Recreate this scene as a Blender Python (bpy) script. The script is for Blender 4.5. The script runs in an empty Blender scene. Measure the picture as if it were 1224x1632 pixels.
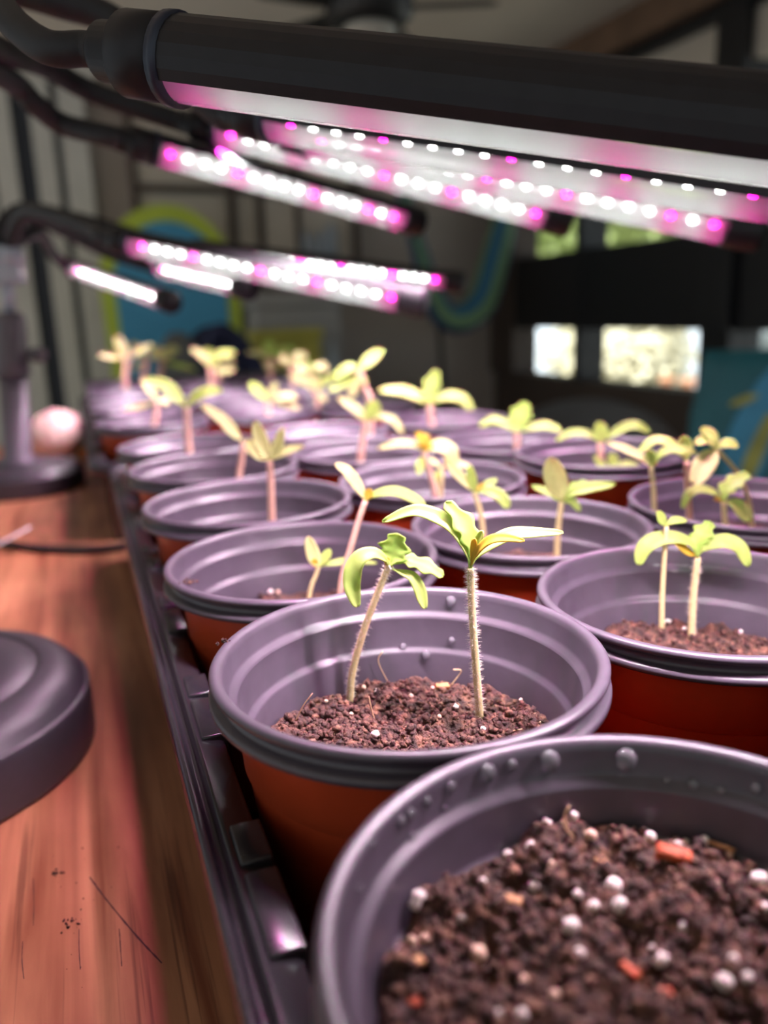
import bpy, bmesh, math, random
import numpy as np
from mathutils import Vector, Matrix, noise

random.seed(7)
rng = np.random.default_rng(7)
SC = bpy.context.scene
COL = SC.collection

# ------------------------------------------------------------------ camera
D = 0.094                       # outer rim diameter of a nursery pot (m)
ZR = 0.0846                     # height of the pot rims above the table top
FPX = 1276.6                    # focal length in pixels of the 1224x1632 frame
PITCH, ROLL, YAW = 0.24527, -0.03538, 0.35778
CAMP = Vector((0.0, 0.0, ZR + 0.8431 * D))
_F = Vector((math.sin(YAW) * math.cos(PITCH), math.cos(YAW) * math.cos(PITCH), -math.sin(PITCH)))
_R0 = Vector((math.cos(YAW), -math.sin(YAW), 0))
_U0 = _R0.cross(_F)
_R = _R0 * math.cos(ROLL) + _U0 * math.sin(ROLL)
_U = -_R0 * math.sin(ROLL) + _U0 * math.cos(ROLL)
FH = Vector((math.sin(YAW), math.cos(YAW), 0))

cam_data = bpy.data.cameras.new('camera')
cam = bpy.data.objects.new('camera', cam_data)
COL.objects.link(cam)
cam.matrix_world = Matrix(((_R.x, _U.x, -_F.x, CAMP.x), (_R.y, _U.y, -_F.y, CAMP.y),
                           (_R.z, _U.z, -_F.z, CAMP.z), (0, 0, 0, 1)))
cam_data.sensor_fit = 'VERTICAL'
cam_data.sensor_height = 36.0
cam_data.lens = FPX / 1632 * 36.0
cam_data.clip_start = 0.01
cam_data.clip_end = 60
cam_data.dof.use_dof = True
cam_data.dof.focus_distance = 0.192
cam_data.dof.aperture_fstop = 8.0
SC.camera = cam

# ------------------------------------------------------------------ sky and exposure
w = bpy.data.worlds.new('world')
SC.world = w
w.use_nodes = True
bg = w.node_tree.nodes['Background']
bg.inputs['Color'].default_value = (0.86, 0.95, 1.0, 1)
bg.inputs['Strength'].default_value = 0.6
sun_d = bpy.data.lights.new('sun', 'SUN'); sun_d.energy = 14.0; sun_d.angle = 0.01; sun_d.color = (1.0, 0.96, 0.88)
sun = bpy.data.objects.new('sun', sun_d); COL.objects.link(sun)
sun.rotation_euler = Vector((0.62, 0.12, -0.78)).to_track_quat('-Z', 'Y').to_euler()
SC.view_settings.view_transform = 'Standard'
SC.view_settings.look = 'None'
SC.view_settings.gamma = 1.0
SC.view_settings.use_curve_mapping = False
SC.view_settings.exposure = 0.0
SC.cycles.use_denoising = True
SC.cycles.max_bounces = 8
SC.cycles.transparent_max_bounces = 12
SC.cycles.sample_clamp_indirect = 4.0
SC.cycles.caustics_refractive = False
SC.cycles.caustics_reflective = False
LED_GLOW = 60.0        # how bright the LED beads themselves look
TUBE_WATT = 0.60      # white light thrown down by one tube
PINK_WATT = 0.064      # light of one pink LED


# ------------------------------------------------------------------ pixel -> direction helpers
def ray(px, py):
    return _F + _R * ((px - 612) / FPX) - _U * ((py - 816) / FPX)

def at(px, py, depth):
    return CAMP + ray(px, py) * depth

def on_z(px, py, z):
    v = ray(px, py); return CAMP + v * ((z - CAMP.z) / v.z)

def on_x(px, py, x):
    v = ray(px, py); return CAMP + v * ((x - CAMP.x) / v.x)

def on_y(px, py, y):
    v = ray(px, py); return CAMP + v * ((y - CAMP.y) / v.y)

def on_v(px, py, c, off=0.0):
    v = ray(px, py); t = ((c - CAMP).dot(FH) + off) / v.dot(FH); return CAMP + v * t

def depth_of(p):
    return (p - CAMP).dot(_F)


# ------------------------------------------------------------------ materials
def _new(name):
    m = bpy.data.materials.new(name); m.use_nodes = True
    nt = m.node_tree
    return m, nt, nt.nodes['Principled BSDF']

def mat(name, col, rough=0.5, var=0.12, scale=40.0, bump=0.0, metal=0.0, spec=0.5, coat=0.0, trans=0.0, sub=0.0):
    m, nt, b = _new(name)
    b.inputs['Roughness'].default_value = rough
    b.inputs['Metallic'].default_value = metal
    b.inputs['Specular IOR Level'].default_value = spec
    b.inputs['Coat Weight'].default_value = coat
    b.inputs['Transmission Weight'].default_value = trans
    tc = nt.nodes.new('ShaderNodeTexCoord')
    n = nt.nodes.new('ShaderNodeTexNoise')
    n.inputs['Scale'].default_value = scale; n.inputs['Detail'].default_value = 5
    nt.links.new(tc.outputs['Object'], n.inputs['Vector'])
    r = nt.nodes.new('ShaderNodeValToRGB')
    c = np.array(col)
    r.color_ramp.elements[0].position = 0.3; r.color_ramp.elements[1].position = 0.7
    r.color_ramp.elements[0].color = (*np.clip(c * (1 - var), 0, 1), 1)
    r.color_ramp.elements[1].color = (*np.clip(c * (1 + var), 0, 1), 1)
    nt.links.new(n.outputs['Fac'], r.inputs['Fac'])
    nt.links.new(r.outputs['Color'], b.inputs['Base Color'])
    if bump:
        bp = nt.nodes.new('ShaderNodeBump'); bp.inputs['Strength'].default_value = bump
        bp.inputs['Distance'].default_value = 0.001
        nt.links.new(n.outputs['Fac'], bp.inputs['Height'])
        nt.links.new(bp.outputs['Normal'], b.inputs['Normal'])
    return m

M = {}
M['grey_plastic'] = mat('grey_pot_plastic', (0.066, 0.056, 0.073), 0.36, 0.10, 220, spec=0.7)
M['terracotta'] = mat('terracotta_plastic', (0.50, 0.062, 0.018), 0.38, 0.08, 60)
M['tray'] = mat('black_tray_plastic', (0.018, 0.017, 0.02), 0.22, 0.15, 120)
M['black_plastic'] = mat('black_plastic', (0.012, 0.011, 0.013), 0.42, 0.15, 200, spec=0.3)
M['satin_black'] = mat('satin_black_base', (0.035, 0.032, 0.038), 0.40, 0.08, 300)
M['pole'] = mat('pole_grey_black', (0.12, 0.11, 0.13), 0.38, 0.08, 100)
M['rubber'] = mat('black_rubber', (0.012, 0.012, 0.014), 0.6, 0.2, 200)
M['silver'] = mat('silver_metal', (0.42, 0.48, 0.55), 0.3, 0.05, 50)
M['blue_ring'] = mat('dark_blue_seal', (0.010, 0.016, 0.035), 0.4, 0.1, 80)
M['board_led'] = mat('led_board', (0.75, 0.75, 0.78), 0.5, 0.03, 50)
M['perlite'] = mat('perlite', (0.86, 0.78, 0.70), 0.65, 0.12, 900, 0.3)
M['perlite_pink'] = mat('perlite_tan', (0.72, 0.50, 0.36), 0.65, 0.15, 900, 0.3)
M['chip_red'] = mat('red_bark', (0.50, 0.085, 0.022), 0.6, 0.25, 700, 0.5)
M['chip_tan'] = mat('tan_bark', (0.50, 0.25, 0.10), 0.6, 0.25, 700, 0.5)
M['root'] = mat('pale_fibre', (0.62, 0.44, 0.24), 0.6, 0.15, 500)
M['stem'] = mat('seedling_stem', (0.66, 0.57, 0.27), 0.5, 0.12, 600)
M['stem_pink'] = mat('pinkish_seedling_stem', (0.66, 0.42, 0.30), 0.5, 0.12, 600)
M['hair'] = mat('stem_hair', (0.85, 0.8, 0.65), 0.5, 0.05, 600)

def leaf_mat(name, col, tcol):
    m, nt, b = _new(name)
    out = nt.nodes['Material Output']
    tc = nt.nodes.new('ShaderNodeTexCoord')
    n = nt.nodes.new('ShaderNodeTexNoise'); n.inputs['Scale'].default_value = 260; n.inputs['Detail'].default_value = 4
    nt.links.new(tc.outputs['Object'], n.inputs['Vector'])
    r = nt.nodes.new('ShaderNodeValToRGB')
    c = np.array(col)
    r.color_ramp.elements[0].position = 0.35; r.color_ramp.elements[1].position = 0.68
    r.color_ramp.elements[0].color = (*np.clip(c * 0.82, 0, 1), 1)
    r.color_ramp.elements[1].color = (*np.clip(c * 1.12, 0, 1), 1)
    nt.links.new(n.outputs['Fac'], r.inputs['Fac'])
    nt.links.new(r.outputs['Color'], b.inputs['Base Color'])
    b.inputs['Roughness'].default_value = 0.45
    b.inputs['Specular IOR Level'].default_value = 0.35
    bp = nt.nodes.new('ShaderNodeBump'); bp.inputs['Strength'].default_value = 0.25; bp.inputs['Distance'].default_value = 0.0006
    nt.links.new(n.outputs['Fac'], bp.inputs['Height']); nt.links.new(bp.outputs['Normal'], b.inputs['Normal'])
    t = nt.nodes.new('ShaderNodeBsdfTranslucent'); t.inputs['Color'].default_value = (*tcol, 1)
    mx = nt.nodes.new('ShaderNodeMixShader'); mx.inputs[0].default_value = 0.45
    nt.links.new(b.outputs[0], mx.inputs[1]); nt.links.new(t.outputs[0], mx.inputs[2])
    nt.links.new(mx.outputs[0], out.inputs['Surface'])
    return m

M['leaf'] = leaf_mat('cotyledon_green', (0.54, 0.72, 0.19), (0.64, 0.82, 0.15))
M['leaf_true'] = leaf_mat('true_leaf_green', (0.46, 0.70, 0.15), (0.58, 0.82, 0.13))
M['leaf_pale'] = leaf_mat('pale_cotyledon', (0.72, 0.76, 0.34), (0.74, 0.80, 0.28))
M['leaf_yellow'] = leaf_mat('yellowed_leaf', (0.66, 0.50, 0.06), (0.70, 0.52, 0.05))

def soil_mat():
    m, nt, b = _new('potting_soil')
    tc = nt.nodes.new('ShaderNodeTexCoord')
    n = nt.nodes.new('ShaderNodeTexNoise'); n.inputs['Scale'].default_value = 420; n.inputs['Detail'].default_value = 8
    nt.links.new(tc.outputs['Object'], n.inputs['Vector'])
    r = nt.nodes.new('ShaderNodeValToRGB')
    e = r.color_ramp.elements
    e[0].position = 0.34; e[0].color = (0.022, 0.009, 0.006, 1)
    e[1].position = 0.76; e[1].color = (0.33, 0.165, 0.095, 1)
    x = e.new(0.54); x.color = (0.085, 0.037, 0.023, 1)
    nt.links.new(n.outputs['Fac'], r.inputs['Fac']); nt.links.new(r.outputs['Color'], b.inputs['Base Color'])
    b.inputs['Roughness'].default_value = 0.75
    n2 = nt.nodes.new('ShaderNodeTexNoise'); n2.inputs['Scale'].default_value = 900; n2.inputs['Detail'].default_value = 8
    nt.links.new(tc.outputs['Object'], n2.inputs['Vector'])
    bp = nt.nodes.new('ShaderNodeBump'); bp.inputs['Strength'].default_value = 0.9; bp.inputs['Distance'].default_value = 0.0012
    nt.links.new(n2.outputs['Fac'], bp.inputs['Height']); nt.links.new(bp.outputs['Normal'], b.inputs['Normal'])
    return m
M['soil'] = soil_mat()

def emit(name, col, s):
    m, nt, b = _new(name)
    b.inputs['Base Color'].default_value = (0.8, 0.8, 0.8, 1)
    b.inputs['Emission Color'].default_value = (*col, 1)
    b.inputs['Emission Strength'].default_value = s
    return m
M['led_white'] = emit('white_led', (0.93, 1.0, 0.93), LED_GLOW)
M['led_pink'] = emit('pink_led', (1.0, 0.001, 0.42), LED_GLOW * 0.95)

def cover_mat():
    m, nt, b = _new('clear_tube_cover')
    out = nt.nodes['Material Output']
    tr = nt.nodes.new('ShaderNodeBsdfTransparent'); tr.inputs['Color'].default_value = (0.97, 0.97, 0.98, 1)
    tl = nt.nodes.new('ShaderNodeBsdfTranslucent'); tl.inputs['Color'].default_value = (0.9, 0.9, 0.92, 1)
    gl = nt.nodes.new('ShaderNodeBsdfGlossy'); gl.inputs['Roughness'].default_value = 0.12
    fr = nt.nodes.new('ShaderNodeFresnel'); fr.inputs['IOR'].default_value = 1.3
    m1 = nt.nodes.new('ShaderNodeMixShader'); m1.inputs[0].default_value = 0.31
    nt.links.new(tr.outputs[0], m1.inputs[1]); nt.links.new(tl.outputs[0], m1.inputs[2])
    m2 = nt.nodes.new('ShaderNodeMixShader')
    nt.links.new(fr.outputs[0], m2.inputs[0]); nt.links.new(m1.outputs[0], m2.inputs[1]); nt.links.new(gl.outputs[0], m2.inputs[2])
    nt.links.new(m2.outputs[0], out.inputs['Surface'])
    return m
M['cover'] = cover_mat()

def glass_mat(name, col, rough=0.0, mixt=0.0):
    m, nt, b = _new(name)
    b.inputs['Base Color'].default_value = (*col, 1); b.inputs['Transmission Weight'].default_value = 1.0
    b.inputs['Roughness'].default_value = rough; b.inputs['IOR'].default_value = 1.33
    return m
def water_mat():
    m, nt, b = _new('water')
    out = nt.nodes['Material Output']
    tr = nt.nodes.new('ShaderNodeBsdfTransparent'); tr.inputs['Color'].default_value = (0.95, 0.96, 0.98, 1)
    rf = nt.nodes.new('ShaderNodeBsdfDiffuse'); rf.inputs['Color'].default_value = (0.8, 0.82, 0.85, 1)
    gl = nt.nodes.new('ShaderNodeBsdfGlossy'); gl.inputs['Roughness'].default_value = 0.09
    fr = nt.nodes.new('ShaderNodeFresnel'); fr.inputs['IOR'].default_value = 1.5
    m1 = nt.nodes.new('ShaderNodeMixShader'); m1.inputs[0].default_value = 0.14
    nt.links.new(tr.outputs[0], m1.inputs[1]); nt.links.new(rf.outputs[0], m1.inputs[2])
    mx = nt.nodes.new('ShaderNodeMixShader')
    nt.links.new(fr.outputs[0], mx.inputs[0]); nt.links.new(m1.outputs[0], mx.inputs[1]); nt.links.new(gl.outputs[0], mx.inputs[2])
    nt.links.new(mx.outputs[0], out.inputs['Surface'])
    return m
M['water'] = water_mat()

def pane_mat():
    m, nt, b = _new('window_pane')
    out = nt.nodes['Material Output']
    tr = nt.nodes.new('ShaderNodeBsdfTransparent'); tr.inputs['Color'].default_value = (0.95, 0.97, 0.97, 1)
    gl = nt.nodes.new('ShaderNodeBsdfGlossy'); gl.inputs['Roughness'].default_value = 0.03
    mx = nt.nodes.new('ShaderNodeMixShader'); mx.inputs[0].default_value = 0.05
    nt.links.new(tr.outputs[0], mx.inputs[1]); nt.links.new(gl.outputs[0], mx.inputs[2])
    nt.links.new(mx.outputs[0], out.inputs['Surface'])
    return m
M['pane'] = pane_mat()

def wood_mat():
    m, nt, b = _new('orange_wood')
    tc = nt.nodes.new('ShaderNodeTexCoord')
    mp = nt.nodes.new('ShaderNodeMapping'); mp.inputs['Scale'].default_value = (60, 4, 20)
    mp.inputs['Rotation'].default_value = (0, 0, 0.06)
    nt.links.new(tc.outputs['Object'], mp.inputs['Vector'])
    n = nt.nodes.new('ShaderNodeTexNoise'); n.inputs['Scale'].default_value = 1.6; n.inputs['Detail'].default_value = 8
    n.inputs['Distortion'].default_value = 0.6
    nt.links.new(mp.outputs[0], n.inputs['Vector'])
    r = nt.nodes.new('ShaderNodeValToRGB'); e = r.color_ramp.elements
    e[0].position = 0.28; e[0].color = (0.22, 0.062, 0.026, 1)
    e[1].position = 0.72; e[1].color = (0.68, 0.32, 0.165, 1)
    nt.links.new(n.outputs['Fac'], r.inputs['Fac'])
    # blotchy stains
    n2 = nt.nodes.new('ShaderNodeTexNoise'); n2.inputs['Scale'].default_value = 13; n2.inputs['Detail'].default_value = 6
    nt.links.new(tc.outputs['Object'], n2.inputs['Vector'])
    r2 = nt.nodes.new('ShaderNodeValToRGB'); e2 = r2.color_ramp.elements
    e2[0].position = 0.34; e2[0].color = (0.72, 0.66, 0.62, 1); e2[1].position = 0.62; e2[1].color = (1, 1, 1, 1)
    nt.links.new(n2.outputs['Fac'], r2.inputs['Fac'])
    mu = nt.nodes.new('ShaderNodeMixRGB'); mu.blend_type = 'MULTIPLY'; mu.inputs[0].default_value = 1
    nt.links.new(r.outputs[0], mu.inputs[1]); nt.links.new(r2.outputs[0], mu.inputs[2])
    # fine dark scratches running along the grain
    mp3 = nt.nodes.new('ShaderNodeMapping'); mp3.inputs['Scale'].default_value = (420, 9, 10); mp3.inputs['Rotation'].default_value = (0, 0, -0.10)
    nt.links.new(tc.outputs['Object'], mp3.inputs['Vector'])
    n3 = nt.nodes.new('ShaderNodeTexNoise'); n3.inputs['Scale'].default_value = 1.0; n3.inputs['Detail'].default_value = 3
    nt.links.new(mp3.outputs[0], n3.inputs['Vector'])
    r3 = nt.nodes.new('ShaderNodeValToRGB'); e3 = r3.color_ramp.elements
    e3[0].position = 0.30; e3[0].color = (0.42, 0.34, 0.32, 1); e3[1].position = 0.40; e3[1].color = (1, 1, 1, 1)
    nt.links.new(n3.outputs['Fac'], r3.inputs['Fac'])
    mu2 = nt.nodes.new('ShaderNodeMixRGB'); mu2.blend_type = 'MULTIPLY'; mu2.inputs[0].default_value = 0.8
    nt.links.new(mu.outputs[0], mu2.inputs[1]); nt.links.new(r3.outputs[0], mu2.inputs[2])
    nt.links.new(mu2.outputs[0], b.inputs['Base Color'])
    b.inputs['Roughness'].default_value = 0.42
    bp = nt.nodes.new('ShaderNodeBump'); bp.inputs['Strength'].default_value = 0.25; bp.inputs['Distance'].default_value = 0.0006
    nt.links.new(n.outputs['Fac'], bp.inputs['Height']); nt.links.new(bp.outputs['Normal'], b.inputs['Normal'])
    return m
M['wood'] = wood_mat()
M['scratch'] = mat('dark_scratch', (0.07, 0.03, 0.03), 0.8)
M['wall_brown'] = mat('brown_wall_paint', (0.40, 0.345, 0.30), 0.8, 0.06, 3)
M['wall_dark'] = mat('dark_brown_wall', (0.085, 0.062, 0.05), 0.7, 0.1, 5)
M['ceiling'] = mat('ceiling_paint', (0.74, 0.68, 0.60), 0.85, 0.03, 4)
M['floor'] = mat('floor_tile', (0.20, 0.17, 0.15), 0.6, 0.15, 6)
M['beam'] = mat('brown_beam', (0.20, 0.12, 0.075), 0.6, 0.2, 8)
M['frame_black'] = mat('black_frame', (0.012, 0.012, 0.014), 0.45, 0.1, 20)
M['blind_grey'] = mat('grey_blind', (0.62, 0.61, 0.56), 0.75, 0.06, 8)
M['blind_beige'] = mat('beige_blind', (0.66, 0.59, 0.49), 0.8, 0.06, 6)
M['navy_gap'] = mat('navy_gap', (0.03, 0.036, 0.05), 0.6, 0.1, 6)
M['board_blue'] = mat('blue_board_deck', (0.07, 0.36, 0.60), 0.5, 0.06, 6)
M['board_lime'] = mat('lime_board_edge', (0.55, 0.68, 0.07), 0.5, 0.06, 6)
M['navy'] = mat('navy_cloth', (0.016, 0.02, 0.06), 0.8, 0.2, 12)
M['grey_mesh'] = mat('grey_mesh', (0.14, 0.145, 0.14), 0.8, 0.2, 15)
M['bench_grey'] = mat('grey_bench', (0.38, 0.37, 0.355), 0.7, 0.06, 6)
M['olive_yellow'] = mat('olive_yellow', (0.55, 0.50, 0.09), 0.6, 0.06, 8)
M['pale_blue'] = mat('pale_bottle', (0.40, 0.45, 0.50), 0.4, 0.05, 8)
M['chair_grey'] = mat('grey_chair_shell', (0.115, 0.12, 0.125), 0.6, 0.1, 10)
M['fan'] = mat('dark_fan', (0.018, 0.017, 0.017), 0.5, 0.1, 10)
M['fan_glass'] = mat('fan_light_glass', (0.55, 0.52, 0.45), 0.4, 0.03, 10)
M['egg_pink'] = mat('pale_pink_ball', (0.66, 0.47, 0.40), 0.55, 0.12, 30)
M['orange'] = mat('orange_plastic', (0.65, 0.26, 0.04), 0.4, 0.05, 30)
M['label_white'] = mat('white_plastic_stake', (0.8, 0.72, 0.74), 0.5, 0.03, 30)
M['pale_bush'] = mat('cream_blossom', (0.80, 0.76, 0.58), 0.6, 0.25, 5)
M['hedge'] = mat('hedge_leaf', (0.42, 0.52, 0.20), 0.6, 0.3, 5)
M['garden_wall'] = mat('pale_garden_wall', (0.62, 0.70, 0.82), 0.8, 0.08, 2)
M['garden_ground'] = mat('garden_ground', (0.35, 0.33, 0.28), 0.9, 0.2, 2)
M['planter'] = mat('peach_planter', (0.80, 0.38, 0.22), 0.7, 0.1, 5)
M['bark'] = mat('tree_bark', (0.20, 0.16, 0.13), 0.9, 0.2, 8)

def stripes_mat():
    m, nt, b = _new('striped_hammock')
    uv = nt.nodes.new('ShaderNodeUVMap')
    sp = nt.nodes.new('ShaderNodeSeparateXYZ'); nt.links.new(uv.outputs[0], sp.inputs[0])
    r = nt.nodes.new('ShaderNodeValToRGB'); r.color_ramp.interpolation = 'CONSTANT'
    cols = [(0.02, 0.05, 0.13), (0.17, 0.30, 0.16), (0.03, 0.14, 0.25), (0.17, 0.30, 0.16), (0.02, 0.05, 0.13), (0.19, 0.34, 0.18), (0.03, 0.11, 0.23)]
    e = r.color_ramp.elements
    e[0].color = (*cols[0], 1); e[1].position = 1 / 7; e[1].color = (*cols[1], 1)
    for i in range(2, 7):
        x = e.new(i / 7); x.color = (*cols[i], 1)
    nt.links.new(sp.outputs[1], r.inputs[0]); nt.links.new(r.outputs[0], b.inputs['Base Color'])
    b.inputs['Roughness'].default_value = 0.85
    return m
M['hammock'] = stripes_mat()

def bag_mat():
    m, nt, b = _new('teal_bag_film')
    tc = nt.nodes.new('ShaderNodeTexCoord')
    mp = nt.nodes.new('ShaderNodeMapping'); mp.inputs['Rotation'].default_value = (0, 0.55, 0)
    nt.links.new(tc.outputs['Object'], mp.inputs['Vector'])
    sp = nt.nodes.new('ShaderNodeSeparateXYZ'); nt.links.new(mp.outputs[0], sp.inputs[0])
    mr = nt.nodes.new('ShaderNodeMapRange'); mr.inputs[1].default_value = -0.35; mr.inputs[2].default_value = 0.75
    nt.links.new(sp.outputs[2], mr.inputs[0])
    r = nt.nodes.new('ShaderNodeValToRGB'); e = r.color_ramp.elements
    e[0].position = 0; e[0].color = (0.025, 0.19, 0.27, 1); e[1].position = 1.0; e[1].color = (0.02, 0.16, 0.20, 1)
    nt.links.new(mr.outputs[0], r.inputs[0]); nt.links.new(r.outputs[0], b.inputs['Base Color'])
    b.inputs['Roughness'].default_value = 0.35
    n = nt.nodes.new('ShaderNodeTexNoise'); n.inputs['Scale'].default_value = 14; nt.links.new(tc.outputs['Object'], n.inputs['Vector'])
    bp = nt.nodes.new('ShaderNodeBump'); bp.inputs['Strength'].default_value = 0.5; bp.inputs['Distance'].default_value = 0.02
    nt.links.new(n.outputs['Fac'], bp.inputs['Height']); nt.links.new(bp.outputs['Normal'], b.inputs['Normal'])
    return m
M['bag'] = bag_mat()
M['bag_print'] = mat('yellow_print', (0.42, 0.42, 0.10), 0.4, 0.2, 20)
M['bag_gold'] = mat('gold_print', (0.42, 0.27, 0.05), 0.4, 0.2, 20)


# ------------------------------------------------------------------ mesh helpers
def mk(name, verts, faces, m, parent=None, smooth=True, uvs=None):
    me = bpy.data.meshes.new(name)
    me.from_pydata([tuple(v) for v in verts], [], faces)
    me.update()
    if smooth:
        me.polygons.foreach_set('use_smooth', [True] * len(me.polygons))
    if uvs is not None:
        l = me.uv_layers.new(name='UVMap')
        for lp in me.loops:
            l.data[lp.index].uv = uvs[lp.vertex_index]
    me.materials.append(M[m] if isinstance(m, str) else m)
    o = bpy.data.objects.new(name, me)
    COL.objects.link(o)
    if parent is not None:
        o.parent = parent
    return o

def link_copy(src, parent=None, name=None):
    o = bpy.data.objects.new(name or src.name.split('.')[0], src.data)
    COL.objects.link(o); o.parent = parent
    o.matrix_local = src.matrix_local
    for md in src.modifiers:
        n = o.modifiers.new(md.name, md.type)
        if md.type == 'SOLIDIFY':
            n.thickness = md.thickness; n.offset = md.offset
    return o

def lathe(profile, n=72, closed=False):
    """profile of (r, z) -> verts, faces; r == 0 makes a pole"""
    vs, fs, rows = [], [], []
    for r, z in profile:
        if r <= 1e-9:
            rows.append([len(vs)]); vs.append((0, 0, z))
        else:
            row = []
            for i in range(n):
                a = 2 * math.pi * i / n
                row.append(len(vs)); vs.append((r * math.cos(a), r * math.sin(a), z))
            rows.append(row)
    pairs = list(zip(rows[:-1], rows[1:]))
    if closed:
        pairs.append((rows[-1], rows[0]))
    for a, b in pairs:
        for i in range(n):
            j = (i + 1) % n
            if len(a) == 1 and len(b) == 1: continue
            if len(a) == 1: fs.append((a[0], b[j], b[i]))
            elif len(b) == 1: fs.append((a[i], a[j], b[0]))
            else: fs.append((a[i], a[j], b[j], b[i]))
    return vs, fs

def catmull(pts, n=8):
    pts = [Vector(p) for p in pts]
    if len(pts) < 3:
        return [pts[0].lerp(pts[-1], i / n) for i in range(n + 1)]
    P = [pts[0] * 2 - pts[1]] + pts + [pts[-1] * 2 - pts[-2]]
    out = []
    for i in range(1, len(P) - 2):
        for k in range(n):
            t = k / n
            a, b, c, d = P[i - 1], P[i], P[i + 1], P[i + 2]
            out.append(0.5 * ((2 * b) + (c - a) * t + (2 * a - 5 * b + 4 * c - d) * t * t + (3 * b - a - 3 * c + d) * t ** 3))
    out.append(pts[-1])
    return out

def tube(path, radii, n=10, caps=True):
    path = [Vector(p) for p in path]
    if not hasattr(radii, '__len__'): radii = [radii] * len(path)
    vs, fs, uv = [], [], []
    prev = None
    for i, p in enumerate(path):
        t = (path[min(i + 1, len(path) - 1)] - path[max(i - 1, 0)]).normalized()
        if prev is None:
            h = Vector((0, 0, 1)) if abs(t.z) < 0.9 else Vector((1, 0, 0))
            s = t.cross(h).normalized()
        else:
            s = (prev - t * prev.dot(t)).normalized()
        prev = s
        u = s.cross(t)
        for k in range(n):
            a = 2 * math.pi * k / n
            vs.append(p + (s * math.cos(a) + u * math.sin(a)) * radii[i]); uv.append((i / (len(path) - 1), k / n))
    for i in range(len(path) - 1):
        for k in range(n):
            j = (k + 1) % n
            fs.append((i * n + k, i * n + j, (i + 1) * n + j, (i + 1) * n + k))
    if caps:
        fs.append(tuple(range(n))[::-1]); fs.append(tuple((len(path) - 1) * n + k for k in range(n)))
    return vs, fs, uv

def box(x0, x1, y0, y1, z0, z1, bev=0.0, seg=2):
    bm = bmesh.new()
    bmesh.ops.create_cube(bm, size=1)
    for v in bm.verts:
        v.co = Vector(((x0 + x1) / 2 + v.co.x * (x1 - x0), (y0 + y1) / 2 + v.co.y * (y1 - y0), (z0 + z1) / 2 + v.co.z * (z1 - z0)))
    if bev:
        bmesh.ops.bevel(bm, geom=bm.edges[:], offset=bev, segments=seg, affect='EDGES', profile=0.6)
    vs = [v.co.copy() for v in bm.verts]; bm.verts.index_update()
    fs = [tuple(v.index for v in f.verts) for f in bm.faces]
    bm.free()
    return vs, fs

def merge(*parts):
    vs, fs = [], []
    for p in parts:
        o = len(vs); vs += list(p[0]); fs += [tuple(i + o for i in f) for f in p[1]]
    return vs, fs

def empty(name, loc=(0, 0, 0), rz=0.0):
    o = bpy.data.objects.new(name, None); COL.objects.link(o)
    o.location = loc; o.rotation_euler = (0, 0, rz); o.empty_display_size = 0.02
    return o

def tag(o, label, cat=None, group=None, kind=None):
    o['label'] = label
    if cat: o['category'] = cat
    if group: o['group'] = group
    if kind: o['kind'] = kind
    return o

def struct(o, label=None):
    o['kind'] = 'structure'
    if label: o['label'] = label
    return o

def local(o, pts):
    inv = o.matrix_world.inverted() if o.type != 'EMPTY' else (Matrix.Translation(o.location) @ o.rotation_euler.to_matrix().to_4x4()).inverted()
    return [inv @ Vector(p) for p in pts]


# ================================================================== THE ROOM
FLOOR = -0.75
XW, YB = 2.10, 3.85
struct(mk('floor', *box(-2.2, XW + 0.12, -2.0, YB + 0.12, FLOOR - 0.1, FLOOR), 'floor', smooth=False), 'dark tiled porch floor')
CEIL = on_x(985, 40, XW).z
zA = on_x(1000, 33, XW).z
struct(mk('ceiling', *box(-2.2, XW + 0.12, -2.0, YB + 0.12, zA, zA + 0.1), 'ceiling', smooth=False), 'plain beige porch ceiling')
struct(mk('wall_back', *box(-2.2, XW + 0.12, YB, YB + 0.12, FLOOR, zA), 'wall_brown', smooth=False), 'grey-brown back wall')

# right wall with window openings, built of pieces round the openings
def yz(px, py):
    p = on_x(px, py, XW); return p.y, p.z
lowT = (yz(930, 523)[1] + yz(1120, 527)[1]) / 2
lowB = (yz(930, 606)[1] + yz(1120, 627)[1]) / 2
upB = (yz(930, 399)[1] + yz(1090, 372)[1]) / 2
upT = yz(1015, 92)[1] - 0.16
beamB = (yz(985, 89)[1] + yz(1190, 3)[1]) / 2
wy = [yz(826, 560)[0], yz(921, 560)[0], yz(931, 560)[0], yz(1121, 580)[0], yz(1172, 550)[0], yz(1500, 560)[0]]
segs = []
segs.append(box(XW, XW + 0.12, -2.0, YB, FLOOR, lowB))          # below the windows
wr = mk('wall_right', *merge(*segs), 'wall_dark', smooth=False); struct(wr, 'dark brown lower wall under the windows')
band = mk('trim_1', *box(XW - 0.02, XW + 0.1, -2.0, YB, lowT, upB, 0.004), 'frame_black', smooth=False); struct(band, 'wide black rail between lower and upper panes')
# posts
posts = [(wy[0], YB), (wy[2], wy[1]), (wy[4], wy[3]), (-2.0, wy[5])]
for k, (a, b) in enumerate(posts):
    lo, hi = min(a, b), max(a, b)
    o = mk('trim_%d' % (k + 2), *box(XW - 0.03, XW + 0.11, lo, hi, lowB, beamB, 0.003), 'frame_black' if k else 'wall_dark', smooth=False)
    struct(o, 'dark post of the window wall')
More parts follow.
